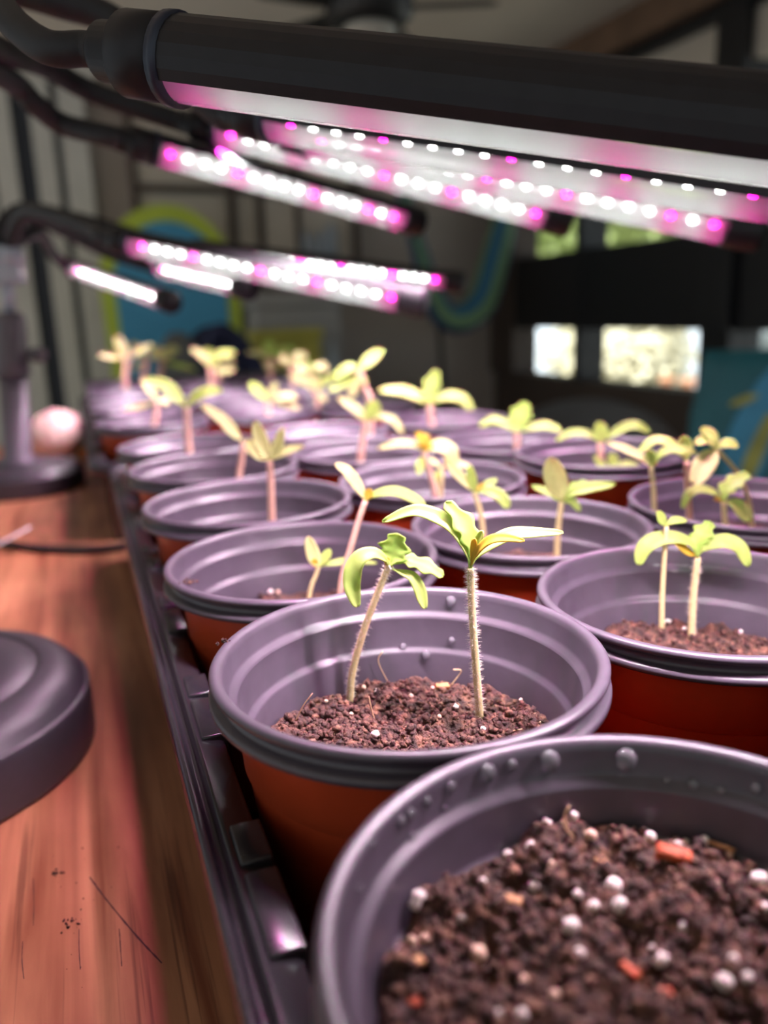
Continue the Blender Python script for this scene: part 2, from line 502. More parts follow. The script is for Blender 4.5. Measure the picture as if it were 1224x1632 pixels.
# head above upper panes
hd = mk('trim_6', *box(XW - 0.01, XW + 0.1, -2.0, YB, upT, beamB, 0.003), 'blind_beige', smooth=False); struct(hd, 'beige panel above the upper panes')
fr = mk('trim_7', *box(XW - 0.05, XW + 0.02, -2.0, YB, beamB - 0.045, beamB, 0.003), 'frame_black', smooth=False); struct(fr, 'black frame strip under the beam')
bm_ = mk('trim_8', *box(XW - 0.09, XW + 0.11, -2.0, YB, beamB, zA, 0.005), 'beam', smooth=False); struct(bm_, 'brown beam along the ceiling edge')
for k, (a, b) in enumerate([(wy[1], wy[0]), (wy[3], wy[2]), (wy[5], wy[4])]):
    wn = struct(mk('window_%d' % (k + 1), *box(XW + 0.045, XW + 0.051, a, b, lowB, lowT), 'pane', smooth=False), 'lower window pane to the garden')
    wu = struct(mk('window_%d' % (k + 4), *box(XW + 0.045, XW + 0.051, a, b, upB, upT), 'pane', smooth=False), 'upper window pane to the garden')
pst = mk('trim_9', *box(XW - 0.06, XW - 0.031, yz(1212, 60)[0], yz(1168, 60)[0], lowT, zA - 0.02, 0.003), 'frame_black', smooth=False); struct(pst, 'black upright beside the upper window')

# grey vertical blind panels and dark gaps on the left of the back wall
yb = YB - 0.06
def bx_px(px0, px1, py0, py1, y, th, floor=False):
    a, b = on_y(px0, py0, y), on_y(px1, py1, y)
    x0, x1 = min(a.x, b.x), max(a.x, b.x)
    z1 = a.z; z0 = FLOOR + 0.02 if floor else b.z
    return x0, x1, y, y + th, z0, z1
d1 = mk('door_1', *box(-0.75, on_y(168, 500, yb + 0.03).x, yb + 0.02, yb + 0.058, FLOOR, 1.12), 'navy_gap', smooth=False); struct(d1, 'dark sliding door behind the blind')
vb = empty('vertical_blind', (-0.2, yb, FLOOR)); tag(vb, 'grey vertical blind of tall hanging slats over the sliding door', 'blind')
for a, b in ((-130, -62), (-55, 14), (20, 55), (84, 116), (128, 168)):
    pa, pb = on_y(a, 470, yb), on_y(b, 470, yb)
    sl = mk('slat', *box(pa.x, pb.x, -0.012, 0.0, 0.03, 1.86, 0.003), 'blind_grey', vb, smooth=False)
    sl.location = (0.2, 0, 0)
mk('headrail', *box(-0.95 + 0.2, on_y(170, 300, yb).x + 0.2, -0.04, 0.005, 1.86, 1.93, 0.004), 'blind_grey', vb, smooth=False)

# window in the back wall with beige shades and dark mullions
x0, x1 = on_y(215, 300, YB).x, on_y(560, 300, YB).x
zt, zb = on_y(330, 150, YB).z, on_y(330, 440, YB).z
w7 = struct(mk('window_7', *box(x0, x1, YB - 0.018, YB - 0.002, zb, zt), 'blind_beige', smooth=False), 'beige shaded window in the back wall')
for px_, wd in ((215, 10), (366, 12), (410, 10), (470, 7), (560, 10)):
    xm = on_y(px_, 320, YB).x
    mk('mullion', *box(xm - wd / 1276 * 2, xm + wd / 1276 * 2, YB - 0.05, YB - 0.019, zb, zt, 0.003), 'wall_dark', w7, smooth=False)
for py_ in (440, 305, 245):
    zz = on_y(400, py_, YB).z
    mk('rail', *box(x0, x1, YB - 0.046, YB - 0.019, zz - 0.016, zz + 0.016, 0.003), 'wall_dark', w7, smooth=False)
ly = YB - 0.075
zsh = on_y(510, 417, ly).z - FLOOR
sh = tag(empty('wall_shelf', (on_y(510, 417, ly).x, ly, FLOOR + zsh)), 'narrow dark wall shelf holding pale glass jars', 'shelf')
mk('board', *box(-0.12, 0.12, -0.06, 0.028, -0.018, 0.0, 0.003), 'wall_dark', sh, smooth=False)
for sx in (-0.08, 0.08):
    mk('bracket', *box(sx - 0.008, sx + 0.008, -0.04, 0.028, -0.06, -0.0181), 'wall_dark', sh, smooth=False)
jar_src = None
for px_, hpx in ((489, 48), (503, 44), (516, 50), (530, 62)):
    p = on_y(px_, 417, ly); h = hpx / 1276 * 3.6; r = (6 if px_ < 525 else 9) / 1276 * 3.6
    v, f = lathe([(0, 0), (r, 0), (r, h * 0.8), (r * 0.6, h * 0.88), (r * 0.6, h), (0, h)], 20)
    o = mk('glass_jar', v, f, 'pale_blue'); o.location = (p.x, ly, FLOOR + zsh)
    tag(o, 'widest and tallest pale blue jar on the dark wall shelf' if hpx > 60 else 'slim pale blue glass jar standing on the dark wall shelf', 'jar', 'glass jars on the wall shelf')

# grey bench, olive panel and bottle against the back wall
a, b = on_y(404, 468, YB - 0.45), on_y(545, 535, YB - 0.45)
bn = empty('storage_bench', ((a.x + b.x) / 2, YB - 0.3, FLOOR)); tag(bn, 'grey storage chest with a flat lid against the back wall', 'chest')
hw = (b.x - a.x) / 2; ht = a.z - FLOOR
mk('body', *box(-hw, hw, -0.15, 0.2, 0, ht - 0.06, 0.01), 'bench_grey', bn, smooth=False)
mk('lid', *box(-hw - 0.015, hw + 0.015, -0.165, 0.21, ht - 0.058, ht, 0.012), 'bench_grey', bn, smooth=False)
a, b = on_y(400, 527, YB - 0.6), on_y(518, 600, YB - 0.6)
ol = empty('storage_tote', ((a.x + b.x) / 2, YB - 0.6, FLOOR)); tag(ol, 'olive yellow plastic tote standing before the grey chest', 'tote')
hw = (b.x - a.x) / 2; ht = a.z - FLOOR
mk('tub', *box(-hw + 0.01, hw - 0.01, -0.0, 0.10, 0, ht - 0.04, 0.012), 'olive_yellow', ol, smooth=False)
mk('lid', *box(-hw, hw, -0.012, 0.112, ht - 0.039, ht, 0.01), 'olive_yellow', ol, smooth=False)
p = on_y(528, 545, YB - 0.56); ht = p.z - FLOOR; r = 0.026
v, f = lathe([(0, 0), (r, 0), (r, ht - 0.08), (r * 0.5, ht - 0.04), (r * 0.5, ht), (0, ht)], 20)
o = mk('metal_post', v, f, 'pale_blue'); o.location = (p.x, p.y, FLOOR)
tag(o, 'pale metal stand post beside the olive tote', 'post')

# paddle board leaning on the wall
yP = YB - 0.35
L_, R_ = on_y(163, 480, yP), on_y(388, 480, yP)
top = on_y(262, 320, yP).z
hw = (R_.x - L_.x) / 2; cx = (R_.x + L_.x) / 2
def board_outline(hw, h0, h1, n=28):
    pts = [(-hw * 0.9, h0), (hw * 0.9, h0)]
    rise = hw * 1.12
    for i in range(n + 1):
        a = math.pi * i / n
        pts.append((hw * math.cos(a), h1 - rise + rise * math.sin(a)))
    return pts
def extrude(outline, y0, y1):
    n = len(outline)
    vs = [(x, y0, z) for x, z in outline] + [(x, y1, z) for x, z in outline]
    fs = [tuple(range(n)), tuple(range(2 * n - 1, n - 1, -1))] + [(i, i + n, (i + 1) % n + n, (i + 1) % n) for i in range(n)]
    return vs, fs
bd = empty('foam_board', (cx, yP, FLOOR)); bd.rotation_euler = (-0.06, 0, 0)
tag(bd, 'tall blue foam board with a thick lime green edge leaning on the wall', 'board')
H = top - FLOOR
mk('lime_rail', *extrude(board_outline(hw, 0.0, H), 0.0, 0.07), 'board_lime', bd, smooth=False)
mk('blue_deck', *extrude(board_outline(hw * 0.80, 0.05, H - hw * 0.24), -0.012, 0.0), 'board_blue', bd, smooth=False)

# navy and grey backpack in front of the board
yK = YB - 0.80
c0 = on_y(322, 560, yK)
bp = empty('backpack', (c0.x, yK, FLOOR)); tag(bp, 'dark navy backpack with a grey mesh side beside the blue board', 'bag')
bp['label'] = 'navy sling bag with a grey mesh side resting before the blue board'
hz = on_y(330, 512, yK).z - FLOOR
def blob(rx, ry, rz, cz, sq=2.6, n=20, m_=12):
    vs, fs = [], []
    for i in range(m_ + 1):
        ph = -math.pi / 2 + math.pi * i / m_
        for k in range(n):
            th = 2 * math.pi * k / n
            s = lambda c: math.copysign(abs(c) ** (2 / sq), c)
            vs.append((rx * s(math.cos(ph)) * s(math.cos(th)), ry * s(math.cos(ph)) * s(math.sin(th)), cz + rz * s(math.sin(ph))))
    for i in range(m_):
        for k in range(n):
            j = (k + 1) % n
            fs.append((i * n + k, i * n + j, (i + 1) * n + j, (i + 1) * n + k))
    return vs, fs
b1 = mk('bag_body', *blob(0.17, 0.10, hz / 2 - 0.01, hz / 2), 'navy', bp)
b1.location.x = 0.06
b2 = mk('mesh_pocket', *blob(0.10, 0.06, hz / 2 - 0.02, hz / 2 - 0.01), 'grey_mesh', bp)
b2.location = (-0.09, -0.05, 0)
v, f, u = tube(catmull([(0.0, -0.1, hz * 0.9), (0.06, -0.13, hz * 0.97), (0.16, -0.12, hz * 0.86), (0.22, -0.1, hz * 0.7)], 6), 0.022, 8)
mk('strap', v, f, 'navy', bp)

# striped hammock hanging in a loop
yH = YB - 0.5
hp = [on_y(x, y, yH) for x, y in ((640, 300), (662, 380), (684, 455), (705, 500), (735, 508), (768, 480), (790, 410), (804, 350), (812, 290))]
hp = [hp[0] + Vector((0, 0.1, 0.15))] + hp + [hp[-1] + Vector((0, 0.1, 0.2))]
rad = [0.02, 0.028, 0.035, 0.048, 0.06, 0.068, 0.072, 0.066, 0.055, 0.045, 0.02]
cp = catmull(hp, 6); rr = np.interp(np.linspace(0, 10, len(cp)), range(11), rad)
v, f, u = tube(cp, list(rr), 16)
hm = empty('hammock', hp[5]); tag(hm, 'green and navy striped hammock hanging in a loop by the wall corner', 'hammock')
h1 = mk('cloth', [p - hp[5] for p in v], f, 'hammock', hm, uvs=u)
for e_, s_ in ((hp[0], -0.1), (hp[-1], 0.05)):
    v, f, u = tube([e_, Vector((e_.x + s_, YB - 0.06, zA + 0.01))], 0.008, 8)
    mk('rope', [p - hp[5] for p in v], f, 'rubber', hm)
v, f, u = tube([on_y(700, 520, yH), on_y(708, 640, yH), on_y(712, 760, yH)], 0.012, 8)
mk('cord', [p - hp[5] for p in v], f, 'rubber', hm)

# ceiling fan
fc = at(588, 14, 2.35)
fn = empty('ceiling_fan', fc); tag(fn, 'dark ceiling fan with broad blades and a small glass light', 'fan')
v, f = lathe([(0, -0.05), (0.10, -0.05), (0.13, -0.02), (0.13, 0.06), (0.09, 0.10), (0.03, 0.11), (0.025, zA - fc.z), (0, zA - fc.z)], 32)
mk('motor', v, f, 'fan', fn)
v, f = lathe([(0, -0.095), (0.05, -0.088), (0.075, -0.07), (0.08, -0.051), (0, -0.05)], 32)
mk('light_glass', v, f, 'fan_glass', fn)
bsrc = None
for k in range(5):
    if bsrc is None:
        ol_ = [(0.12, -0.035), (0.22, -0.055), (0.52, -0.075), (0.58, -0.05), (0.59, 0.03), (0.54, 0.06), (0.22, 0.055), (0.12, 0.035)]
        n = len(ol_)
        vs = [(x, y, 0.006 + y * 0.2) for x, y in ol_] + [(x, y, -0.006 + y * 0.2) for x, y in ol_]
        fs = [tuple(range(n)), tuple(range(2 * n - 1, n - 1, -1))] + [(i, i + n, (i + 1) % n + n, (i + 1) % n) for i in range(n)]
        bsrc = mk('blade', vs, fs, 'fan', fn, smooth=False); o = bsrc
    else:
        o = link_copy(bsrc, fn)
    o.rotation_euler = (0, 0, math.radians(-22 + 72 * k)); o.scale = (0.64, 0.64, 0.64)

# grey tub chair near the window wall
cc = at(945, 690, 2.0)
ch = empty('tub_chair', (cc.x, cc.y, FLOOR), -0.5); tag(ch, 'dark grey tub chair with a rounded back below the window', 'chair')
ztop = at(940, 650, 2.0).z - FLOOR
ns = 40
vs, fs = [], []
prof = []
for i in range(ns + 1):
    a = math.pi * (-0.12 + 1.24 * i / ns)
    fr_ = math.sin(max(0, min(1, i / ns)) * math.pi)
    hgt = 0.30 + (ztop - 0.30) * (0.35 + 0.65 * fr_ ** 0.7)
    for (r, z) in ((0.20, 0.0 + 0.28), (0.235, hgt - 0.02), (0.225, hgt), (0.205, hgt - 0.01), (0.17, 0.28)):
        vs.append((r * math.cos(a), r * math.sin(a), z))
for i in range(ns):
    for k in range(5):
        j = (k + 1) % 5
        fs.append((i * 5 + k, i * 5 + j, (i + 1) * 5 + j, (i + 1) * 5 + k))
fs += [tuple(range(5)), tuple(range(ns * 5 + 4, ns * 5 - 1, -1))]
mk('backrest', vs, fs, 'chair_grey', ch)
v, f = lathe([(0, 0.28), (0.19, 0.28), (0.2, 0.30), (0.19, 0.35), (0.17, 0.36), (0, 0.365)], 36); mk('seat', v, f, 'chair_grey', ch)
for k in range(4):
    a = math.pi / 4 + k * math.pi / 2
    v, f, u = tube([(0.14 * math.cos(a), 0.14 * math.sin(a), 0.285), (0.17 * math.cos(a), 0.17 * math.sin(a), 0.0)], [0.014, 0.009], 10)
    mk('leg', v, f, 'wall_dark', ch)

# teal potting mix bag on the right
bc = at(1188, 700, 1.45)
bg_ = empty('soil_bag', (bc.x, bc.y, FLOOR), -YAW - 0.25)
tag(bg_, 'tall teal and blue plastic soil bag with yellow print near the window', 'bag')
htb = at(1165, 556, 1.45).z - FLOOR
vs, fs = [], []
nu, nv = 24, 22
def bag_w(t):
    return float(np.interp(t, [0, 0.3, 0.62, 0.72, 0.85, 1.0], [0.13, 0.12, 0.062, 0.066, 0.098, 0.112]))
def bag_c(t):
    return float(np.interp(t, [0, 0.5, 0.7, 0.85, 1.0], [0.0, -0.02, -0.022, 0.0, 0.028]))
def bag_pt(a, t):
    wv = bag_w(t) + 0.004 * math.sin(17 * t + 1)
    dv = (0.085 * (1 - t ** 4) + 0.008) * (0.75 + 0.25 * math.sin(math.pi * min(1, t * 1.1)))
    s = lambda c: math.copysign(abs(c) ** 0.65, c)
    wr_ = 0.006 * math.sin(9 * a + 14 * t)
    return Vector((wv * s(math.cos(a)) + bag_c(t), dv * s(math.sin(a)) + wr_, t * htb))
for j in range(nv + 1):
    t = j / nv
    for i in range(nu):
        vs.append(bag_pt(2 * math.pi * i / nu, t))
for j in range(nv):
    for i in range(nu):
        k = (i + 1) % nu
        fs.append((j * nu + i, j * nu + k, (j + 1) * nu + k, (j + 1) * nu + i))
fs += [tuple(range(nu))[::-1], tuple(nv * nu + i for i in range(nu))]
mk('bag_film', vs, fs, 'bag', bg_)
def print_patch(name, pts, wd, m_, lift):
    # pts: (sideways position -1..1, height 0..1) along the patch on the bag front
    vs, fs = [], []
    P = catmull([(u, t, 0) for u, t in pts], 6)
    n = len(P) - 1
    for i, q in enumerate(P):
        k = wd * (0.55 + 0.45 * math.sin(math.pi * (0.1 + 0.8 * i / n)))
        for e in (-1, -0.33, 0.33, 1):
            u = max(-0.985, min(0.985, q.x + e * k))
            a = -math.acos(math.copysign(abs(u) ** (1 / 0.65), u))
            vs.append(bag_pt(a, min(0.995, q.y)) + Vector((0, -lift, 0)))
    for i in range(n):
        for e in range(3):
            o = 4 * i + e; fs.append((o, o + 1, o + 5, o + 4))
    return mk(name, vs, fs, m_, bg_)
M['bag_blue'] = mat('bright_blue_film', (0.06, 0.34, 0.58), 0.35, 0.15, 20)
print_patch('blue_panel', [(0.3, 0.55), (0.1, 0.68), (0.05, 0.80), (0.25, 0.92), (0.5, 0.99)], 0.42, 'bag_blue', 0.003)
print_patch('print_stripe', [(0.1, 0.66), (0.15, 0.76), (0.3, 0.87)], 0.16, 'bag_print', 0.005)
print_patch('print_stripe', [(-0.35, 0.885), (-0.1, 0.91)], 0.14, 'bag_print', 0.005)
print_patch('gold_mark', [(-0.9, 0.80), (-0.7, 0.80)], 0.10, 'bag_gold', 0.005)
print_patch('gold_mark', [(-0.5, 0.80), (-0.35, 0.80)], 0.10, 'bag_gold', 0.005)

# garden beyond the windows
gr = mk('garden_ground', *box(XW + 0.3, 14, -4, 16, -1.2, -1.0), 'garden_ground', smooth=False); struct(gr, 'bare garden ground outside')
gw = mk('garden_wall', *box(8.0, 8.2, -4, 16, -1.0, 0.35), 'garden_wall', smooth=False); struct(gw, 'pale blue garden wall beyond the windows')
def shrub(name, c, r, n, lab, s=0.09, m_='hedge'):
    vs, fs = [], []
    for i in range(n):
        d_ = Vector(rng.normal(size=3)); d_.normalize()
        p = Vector(c) + Vector((d_.x * r, d_.y * r, d_.z * r * 0.9)) * (0.55 + 0.5 * rng.random())
        if p.z < -0.98: p.z = -0.98 + 0.3 * rng.random()
        t = Vector(rng.normal(size=3)).normalized(); q = t.cross(d_).normalized() * s * 0.4
        o = len(vs); vs += [p, p + t * s * 0.5 + q, p + t * s, p + t * s * 0.5 - q]; fs.append((o, o + 1, o + 2, o + 3))
    e = empty(name, (c[0], c[1], -1.0)); tag(e, lab, 'shrub')
    mk('foliage', [p - e.location for p in vs], fs, m_, e, smooth=False)['kind'] = 'stuff'
    v, f, u = tube([(0, 0, 0), (0.02, 0, 0.3), (0, 0.02, c[2] + 1.0)], [0.05, 0.04, 0.02], 8)
    mk('trunk', v, f, 'bark', e)
def garden(px, py, x):
    p = on_x(px, py, x); return (p.x, p.y, p.z)
g = garden(1000, 560, 5.2); shrub('garden_shrub', (g[0], g[1], -0.35), 0.62, 2600, 'cream blossoming shrub seen through the wide lower pane', m_='pale_bush')
g = garden(905, 575, 5.6); shrub('garden_shrub', (g[0], g[1], -0.4), 0.3, 900, 'small cream shrub seen through the narrow lower pane', m_='pale_bush')
g = garden(900, 340, 6.4); shrub('garden_tree', (g[0], g[1], 1.2), 1.0, 3000, 'yellow-green tree crown seen through the narrow upper pane', 0.13)
g = garden(1040, 330, 6.0); shrub('garden_tree', (g[0], g[1], 1.25), 0.95, 3000, 'green tree crown seen through the wide upper pane', 0.13)
for px_ in (1063, 1097):
    p = on_x(px_, 600, 4.2)
    v, f = lathe([(0, 0), (0.035, 0), (0.05, 0.075), (0.056, 0.075), (0.056, 0.095), (0.046, 0.095), (0.042, 0.07), (0, 0.07)], 24)
    o = mk('clay_planter', v, f, 'planter'); o.location = (p.x, p.y, p.z - 0.06)
    tag(o, 'small peach clay planter on the garden ledge', 'planter', 'planters outside')
p = on_x(1080, 606, 4.2)
gl_ = mk('garden_ledge', *box(4.05, 4.35, p.y - 0.9, p.y + 1.3, -1.0, p.z - 0.06 - 0.02, 0.02), 'bench_grey', smooth=False); tag(gl_, 'low grey ledge in the garden under the planters', 'ledge')
for o in bpy.data.objects:
    if o.name.startswith('clay_planter'): o.location.z = p.z - 0.08

# ================================================================== TABLE
tb = empty('work_table', (0.1, 0.5, FLOOR)); tag(tb, 'orange-brown worn wooden table holding the seedling trays', 'table')
def tloc(vs): return [Vector(v) - tb.location for v in vs]
v, f = box(-0.42, 0.50, -0.25, 1.235, -0.032, 0.0, 0.004)
mk('table_top', tloc(v), f, 'wood', tb, smooth=False)
v, f = merge(box(-0.36, 0.44, -0.18, -0.155, -0.12, -0.0325), box(-0.36, 0.44, 1.13, 1.155, -0.12, -0.0325), box(-0.36, -0.335, -0.155, 1.13, -0.12, -0.0325), box(0.415, 0.44, -0.155, 1.13, -0.12, -0.0325))
mk('apron', tloc(v), f, 'wood', tb, smooth=False)
for x in (-0.365, 0.395):
    for y in (-0.185, 1.11):
        v, f = box(x, x + 0.055, y, y + 0.055, FLOOR, -0.0325, 0.004); mk('leg', tloc(v), f, 'wood', tb, smooth=False)
# scratches cut in the top
def scratch(pxs, wd):
    P = [on_z(x, y, 0.0002) for x, y in pxs]
    P = catmull(P, 6)
    vs, fs = [], []
    for i, p in enumerate(P):
        t = (P[min(i + 1, len(P) - 1)] - P[max(0, i - 1)]).normalized(); s = Vector((-t.y, t.x, 0)) * wd * (0.6 + 0.6 * random.random())
        vs += [p + s, p - s]
    for i in range(len(P) - 1): fs.append((2 * i, 2 * i + 1, 2 * i + 3, 2 * i + 2))
    mk('scratch', tloc(vs), fs, 'scratch', tb, smooth=False)
scratch([(143, 1398), (165, 1428), (195, 1465), (225, 1500), (258, 1535)], 0.00025)
scratch([(190, 1480), (192, 1510), (194, 1540)], 0.00015)
scratch([(126, 1480), (126, 1510), (128, 1545)], 0.00012)
scratch([(36, 1500), (35, 1530), (38, 1560)], 0.00012)
scratch([(53, 1400), (54, 1440), (53, 1475)], 0.0001)


# ================================================================== TRAYS
def tray(x0, y0, wd, ln, rot, ht, label):
    t = empty('seed_tray', (x0, y0, 0), rot)
    tag(t, label, 'tray', 'black seed trays on the table')
    prof = [(0.0008, ht - 0.009), (0.0, ht - 0.0085), (0.0, ht - 0.0004), (0.0005, ht), (0.0014, ht), (0.0018, ht - 0.0005), (0.0021, ht - 0.0026),
            (0.0042, ht - 0.0026), (0.0045, ht - 0.0004), (0.0049, ht), (0.0056, ht - 0.0002), (0.0110, ht - 0.0012), (0.0116, ht - 0.0018),
            (0.0119, ht - 0.006), (0.0130, 0.004), (0.0145, 0.0018), (0.0150, 0.0)]
    inner = prof[:-1] + [(0.0150, 0.0016)]
    outer_wall = [(0.0138, 0.0004), (0.0128, 0.003), (0.0085, ht - 0.0065), (0.0020, ht - 0.0045), (0.0013, ht - 0.0085)]
    ring = inner
    def loop(s, z, n=6):
        pts = []
        r = max(0.002, 0.014 - s)
        for cx_, cy_, a0 in ((wd - s - r, ln - s - r, 0), (s + r, ln - s - r, 90), (s + r, s + r, 180), (wd - s - r, s + r, 270)):
            for i in range(n + 1):
                a = math.radians(a0 + 90 * i / n)
                pts.append((cx_ + r * math.cos(a), cy_ + r * math.sin(a), z))
        return pts
    vs, fs = [], []
    seq = outer_wall + ring
    n = None
    for s, z in seq:
        L = loop(s, z); n = len(L); vs += L
    for i in range(len(seq) - 1):
        for k in range(n):
            j = (k + 1) % n
            fs.append((i * n + k, (i + 1) * n + k, (i + 1) * n + j, i * n + j))
    last = (len(seq) - 1) * n
    fs.append(tuple(last + k for k in range(n)))
    fs.append(tuple(range(n))[::-1])
    mk('tray_shell', vs, fs, 'tray', t)
    # moulded pads along the inner ledge, in pairs with a slot between them
    src = None
    nper = int((ln - 0.03) / 0.0755)
    for k in range(nper + 1):
        for (dy, l_) in ((-0.0235, 0.0220), (0.0012, 0.013)):
            y = 0.020 + 0.0755 * k + 0.0755 * 0.28 + dy
            if y + l_ > ln - 0.012: continue
            v, f = box(0.0062, 0.0126, y, y + l_, ht - 0.010, ht + 0.0004, 0.0006)
            mk('ledge_pad', v, f, 'tray', t)
    return t

TR1 = tray(0.0117, 0.016, 0.290, 0.580, -0.0045, 0.0625, 'black plastic seed tray holding the front pots')
TR2 = tray(0.0015, 0.6135, 0.293, 0.588, 0.0, 0.0625, 'black plastic seed tray holding the far pots')

# ================================================================== POTS
rim_prof = [(0.0408, -0.0100), (0.0457, -0.0100), (0.0463, -0.0093), (0.0463, -0.0078), (0.0457, -0.0070), (0.0444, -0.0067), (0.0438, -0.0060), (0.0438, -0.0038),
            (0.0445, -0.0031), (0.0455, -0.0027), (0.0459, -0.0020), (0.0459, -0.0009), (0.0455, -0.0001), (0.0448, 0.0002), (0.0437, 0.0), (0.0430, -0.0007), (0.0427, -0.0020),
            (0.0420, -0.0056), (0.0416, -0.0064), (0.0404, -0.0070), (0.0400, -0.0078)]
rim_prof = [(r, z * 0.70 if k < 14 else z) for k, (r, z) in enumerate(rim_prof)]
inner_prof = [(0.0400, -0.0078), (0.0391, -0.0155), (0.0387, -0.0163), (0.0377, -0.0168), (0.0373, -0.0176), (0.0345, -0.042), (0.0300, -0.0795), (0.0, -0.0795)]
body_prof = [(0.0408, -0.0070), (0.0397, -0.0225), (0.0392, -0.0229), (0.0389, -0.0236), (0.0322, -0.0800), (0.0312, -0.0812), (0.0300, -0.0815), (0.0285, -0.0803), (0.0, -0.0803)]
rv = lathe(rim_prof, 96); iv = lathe(inner_prof, 96); bv = lathe(body_prof, 96)
POT_SRC = None
POTS = {}
def pot(key, x, y, label, group, z=ZR, tilt=(0, 0), rz=0):
    global POT_SRC
    t = empty('nursery_pot', (x, y, z), rz); t.rotation_euler = (tilt[0], tilt[1], rz)
    tag(t, label, 'pot', group)
    if POT_SRC is None:
        a = mk('rim', *rv, 'grey_plastic', t); b = mk('inner_wall', *iv, 'grey_plastic', t); c = mk('pot_body', *bv, 'terracotta', t)
        a['label'] = 'grey rolled rim'; b['label'] = 'grey ribbed inside'; c['label'] = 'terracotta orange outside'
        POT_SRC = (a, b, c)
    else:
        for s in POT_SRC:
            o = link_copy(s, t); o['label'] = s['label']
    POTS[key] = Vector((x, y, z))
    return t

g0, gy0, ga, gb = 0.69777 * D, 0.79556 * D, 0.96126 * D, 0.9587 * D
fitp = {(0, 0): (0.672, 0.732, 0.03), (0, 1): (0.693, 1.719, 0.02), (0, 2): (0.69, 2.706, 0), (0, 3): (0.695, 3.693, 0.003), (0, 4): (0.695, 4.68, 0.006), (0, 5): (0.69, 5.667, -0.003),
        (1, 1): (1.678, 1.788, 0), (1, 2): (1.675, 2.775, -0.02), (1, 3): (1.679, 3.762, -0.008), (1, 4): (1.68, 4.749, 0.0), (2, 2): (2.647, 2.604, 0), (2, 3): (2.7, 3.7, 0.05),
        (1, 5): (1.675, 5.736, -0.01), (2, 4): (2.665, 4.686, -0.02), (2, 5): (2.66, 5.673, 0.02), (2, 1): (2.65, 1.617, -0.02), (1, 0): (1.678, 0.801, 0)}
G1, G2 = 'nursery pots in the front tray', 'nursery pots in the far tray'
WHICH = {(0, 0): '', (0, 1): '', (0, 2): '', (1, 1): '', (2, 2): '',
         (0, 3): 'of the thick-stemmed pale seedling by the tray edge', (0, 4): 'of the seedling with one long slanting leaf',
         (0, 5): 'at the front tray corner by the far lamp base', (1, 2): 'of the seedling with a tall spoon-shaped leaf',
         (1, 3): 'of the seedling with a golden-brown tip', (1, 4): 'of the three-leaved pink-stemmed seedling', (2, 3): 'of the gull-winged seedling behind the crowded pot',
         (1, 5): 'in the middle of the end row of the front tray', (2, 4): 'of the low seedling with a broad leaf', (2, 5): 'at the front tray corner nearest the hammock',
         (2, 1): 'between the crowded pot and the near end of the tray', (1, 0): 'beside the drop-rimmed pot'}
ROWN = ['next to the front tray', 'second from the front tray', 'third from the front tray', 'fourth from the front tray', 'fifth from the front tray', 'at the far end']
COLN = ['lamp-side column', 'middle column', 'window-side column']
PLAB = {(0, 0): 'grey-rimmed terracotta plastic pot with water drops inside its rim, full of bare soil',
        (0, 1): 'grey-rimmed terracotta plastic pot of the two sharp hairy-stemmed seedlings',
        (0, 2): 'grey-rimmed terracotta plastic pot with soil crumbs on its rim by the tray edge',
        (1, 1): 'grey-rimmed terracotta pot holding one thin and one broad-leaved seedling',
        (2, 2): 'grey-rimmed terracotta plastic pot crowded with four leggy seedlings'}
for k, (x, y, dz) in fitp.items():
    t_ = (rng.normal() * 0.004, rng.normal() * 0.004) if k != (0, 1) else (0, 0)
    pot(('a',) + k, x * D, y * D, PLAB.get(k, 'grey-rimmed terracotta plastic pot ' + WHICH[k]), G1, ZR + dz * D, t_, rng.random() * 6)
P6 = (0.0550, 0.6850)
for c in range(3):
    for r in range(6):
        pot(('b', c, r), P6[0] + c * 0.0931 + rng.normal() * 0.0002, P6[1] + r * 0.0930 + rng.normal() * 0.0002,
            'grey-rimmed pot in the far tray, %s, %s' % (COLN[c], ROWN[r]), G2, ZR - 0.0016 + rng.normal() * 0.001, (rng.normal() * 0.006, rng.normal() * 0.006), rng.random() * 6)

# ================================================================== SOIL
def inner_r(dz):
    z = [p[1] for p in inner_prof][::-1]; r = [p[0] for p in inner_prof][::-1]
    return float(np.interp(dz, z[1:], r[1:]))

def crumb_mesh(pts, sizes, seed):
    """many small angular crumbs in one mesh"""
    base = [Vector(v) for v in ((1, 0, 0), (-1, 0, 0), (0, 1, 0), (0, -1, 0), (0, 0, 1), (0, 0, -1), (.6, .6, .6), (-.6, .6, .6), (.6, -.6, .6), (-.6, -.6, .6))]
    tri = [(6, 0, 2), (6, 2, 4), (6, 4, 0), (7, 2, 1), (7, 1, 4), (7, 4, 2), (8, 3, 0), (8, 0, 4), (8, 4, 3), (9, 1, 3), (9, 3, 4), (9, 4, 1), (0, 5, 2), (2, 5, 1), (1, 5, 3), (3, 5, 0)]
    r_ = np.random.default_rng(seed)
    vs, fs = [], []
    for p, s in zip(pts, sizes):
        q = Matrix.Rotation(r_.random() * 6.28, 3, Vector(r_.normal(size=3)).normalized())
        sc = r_.uniform(0.6, 1.3, 3); o = len(vs)
        for b in base:
            vs.append(p + q @ Vector((b.x * sc[0], b.y * sc[1], b.z * sc[2])) * s * r_.uniform(0.75, 1.2))
        fs += [tuple(i + o for i in t) for t in tri]
    return vs, fs

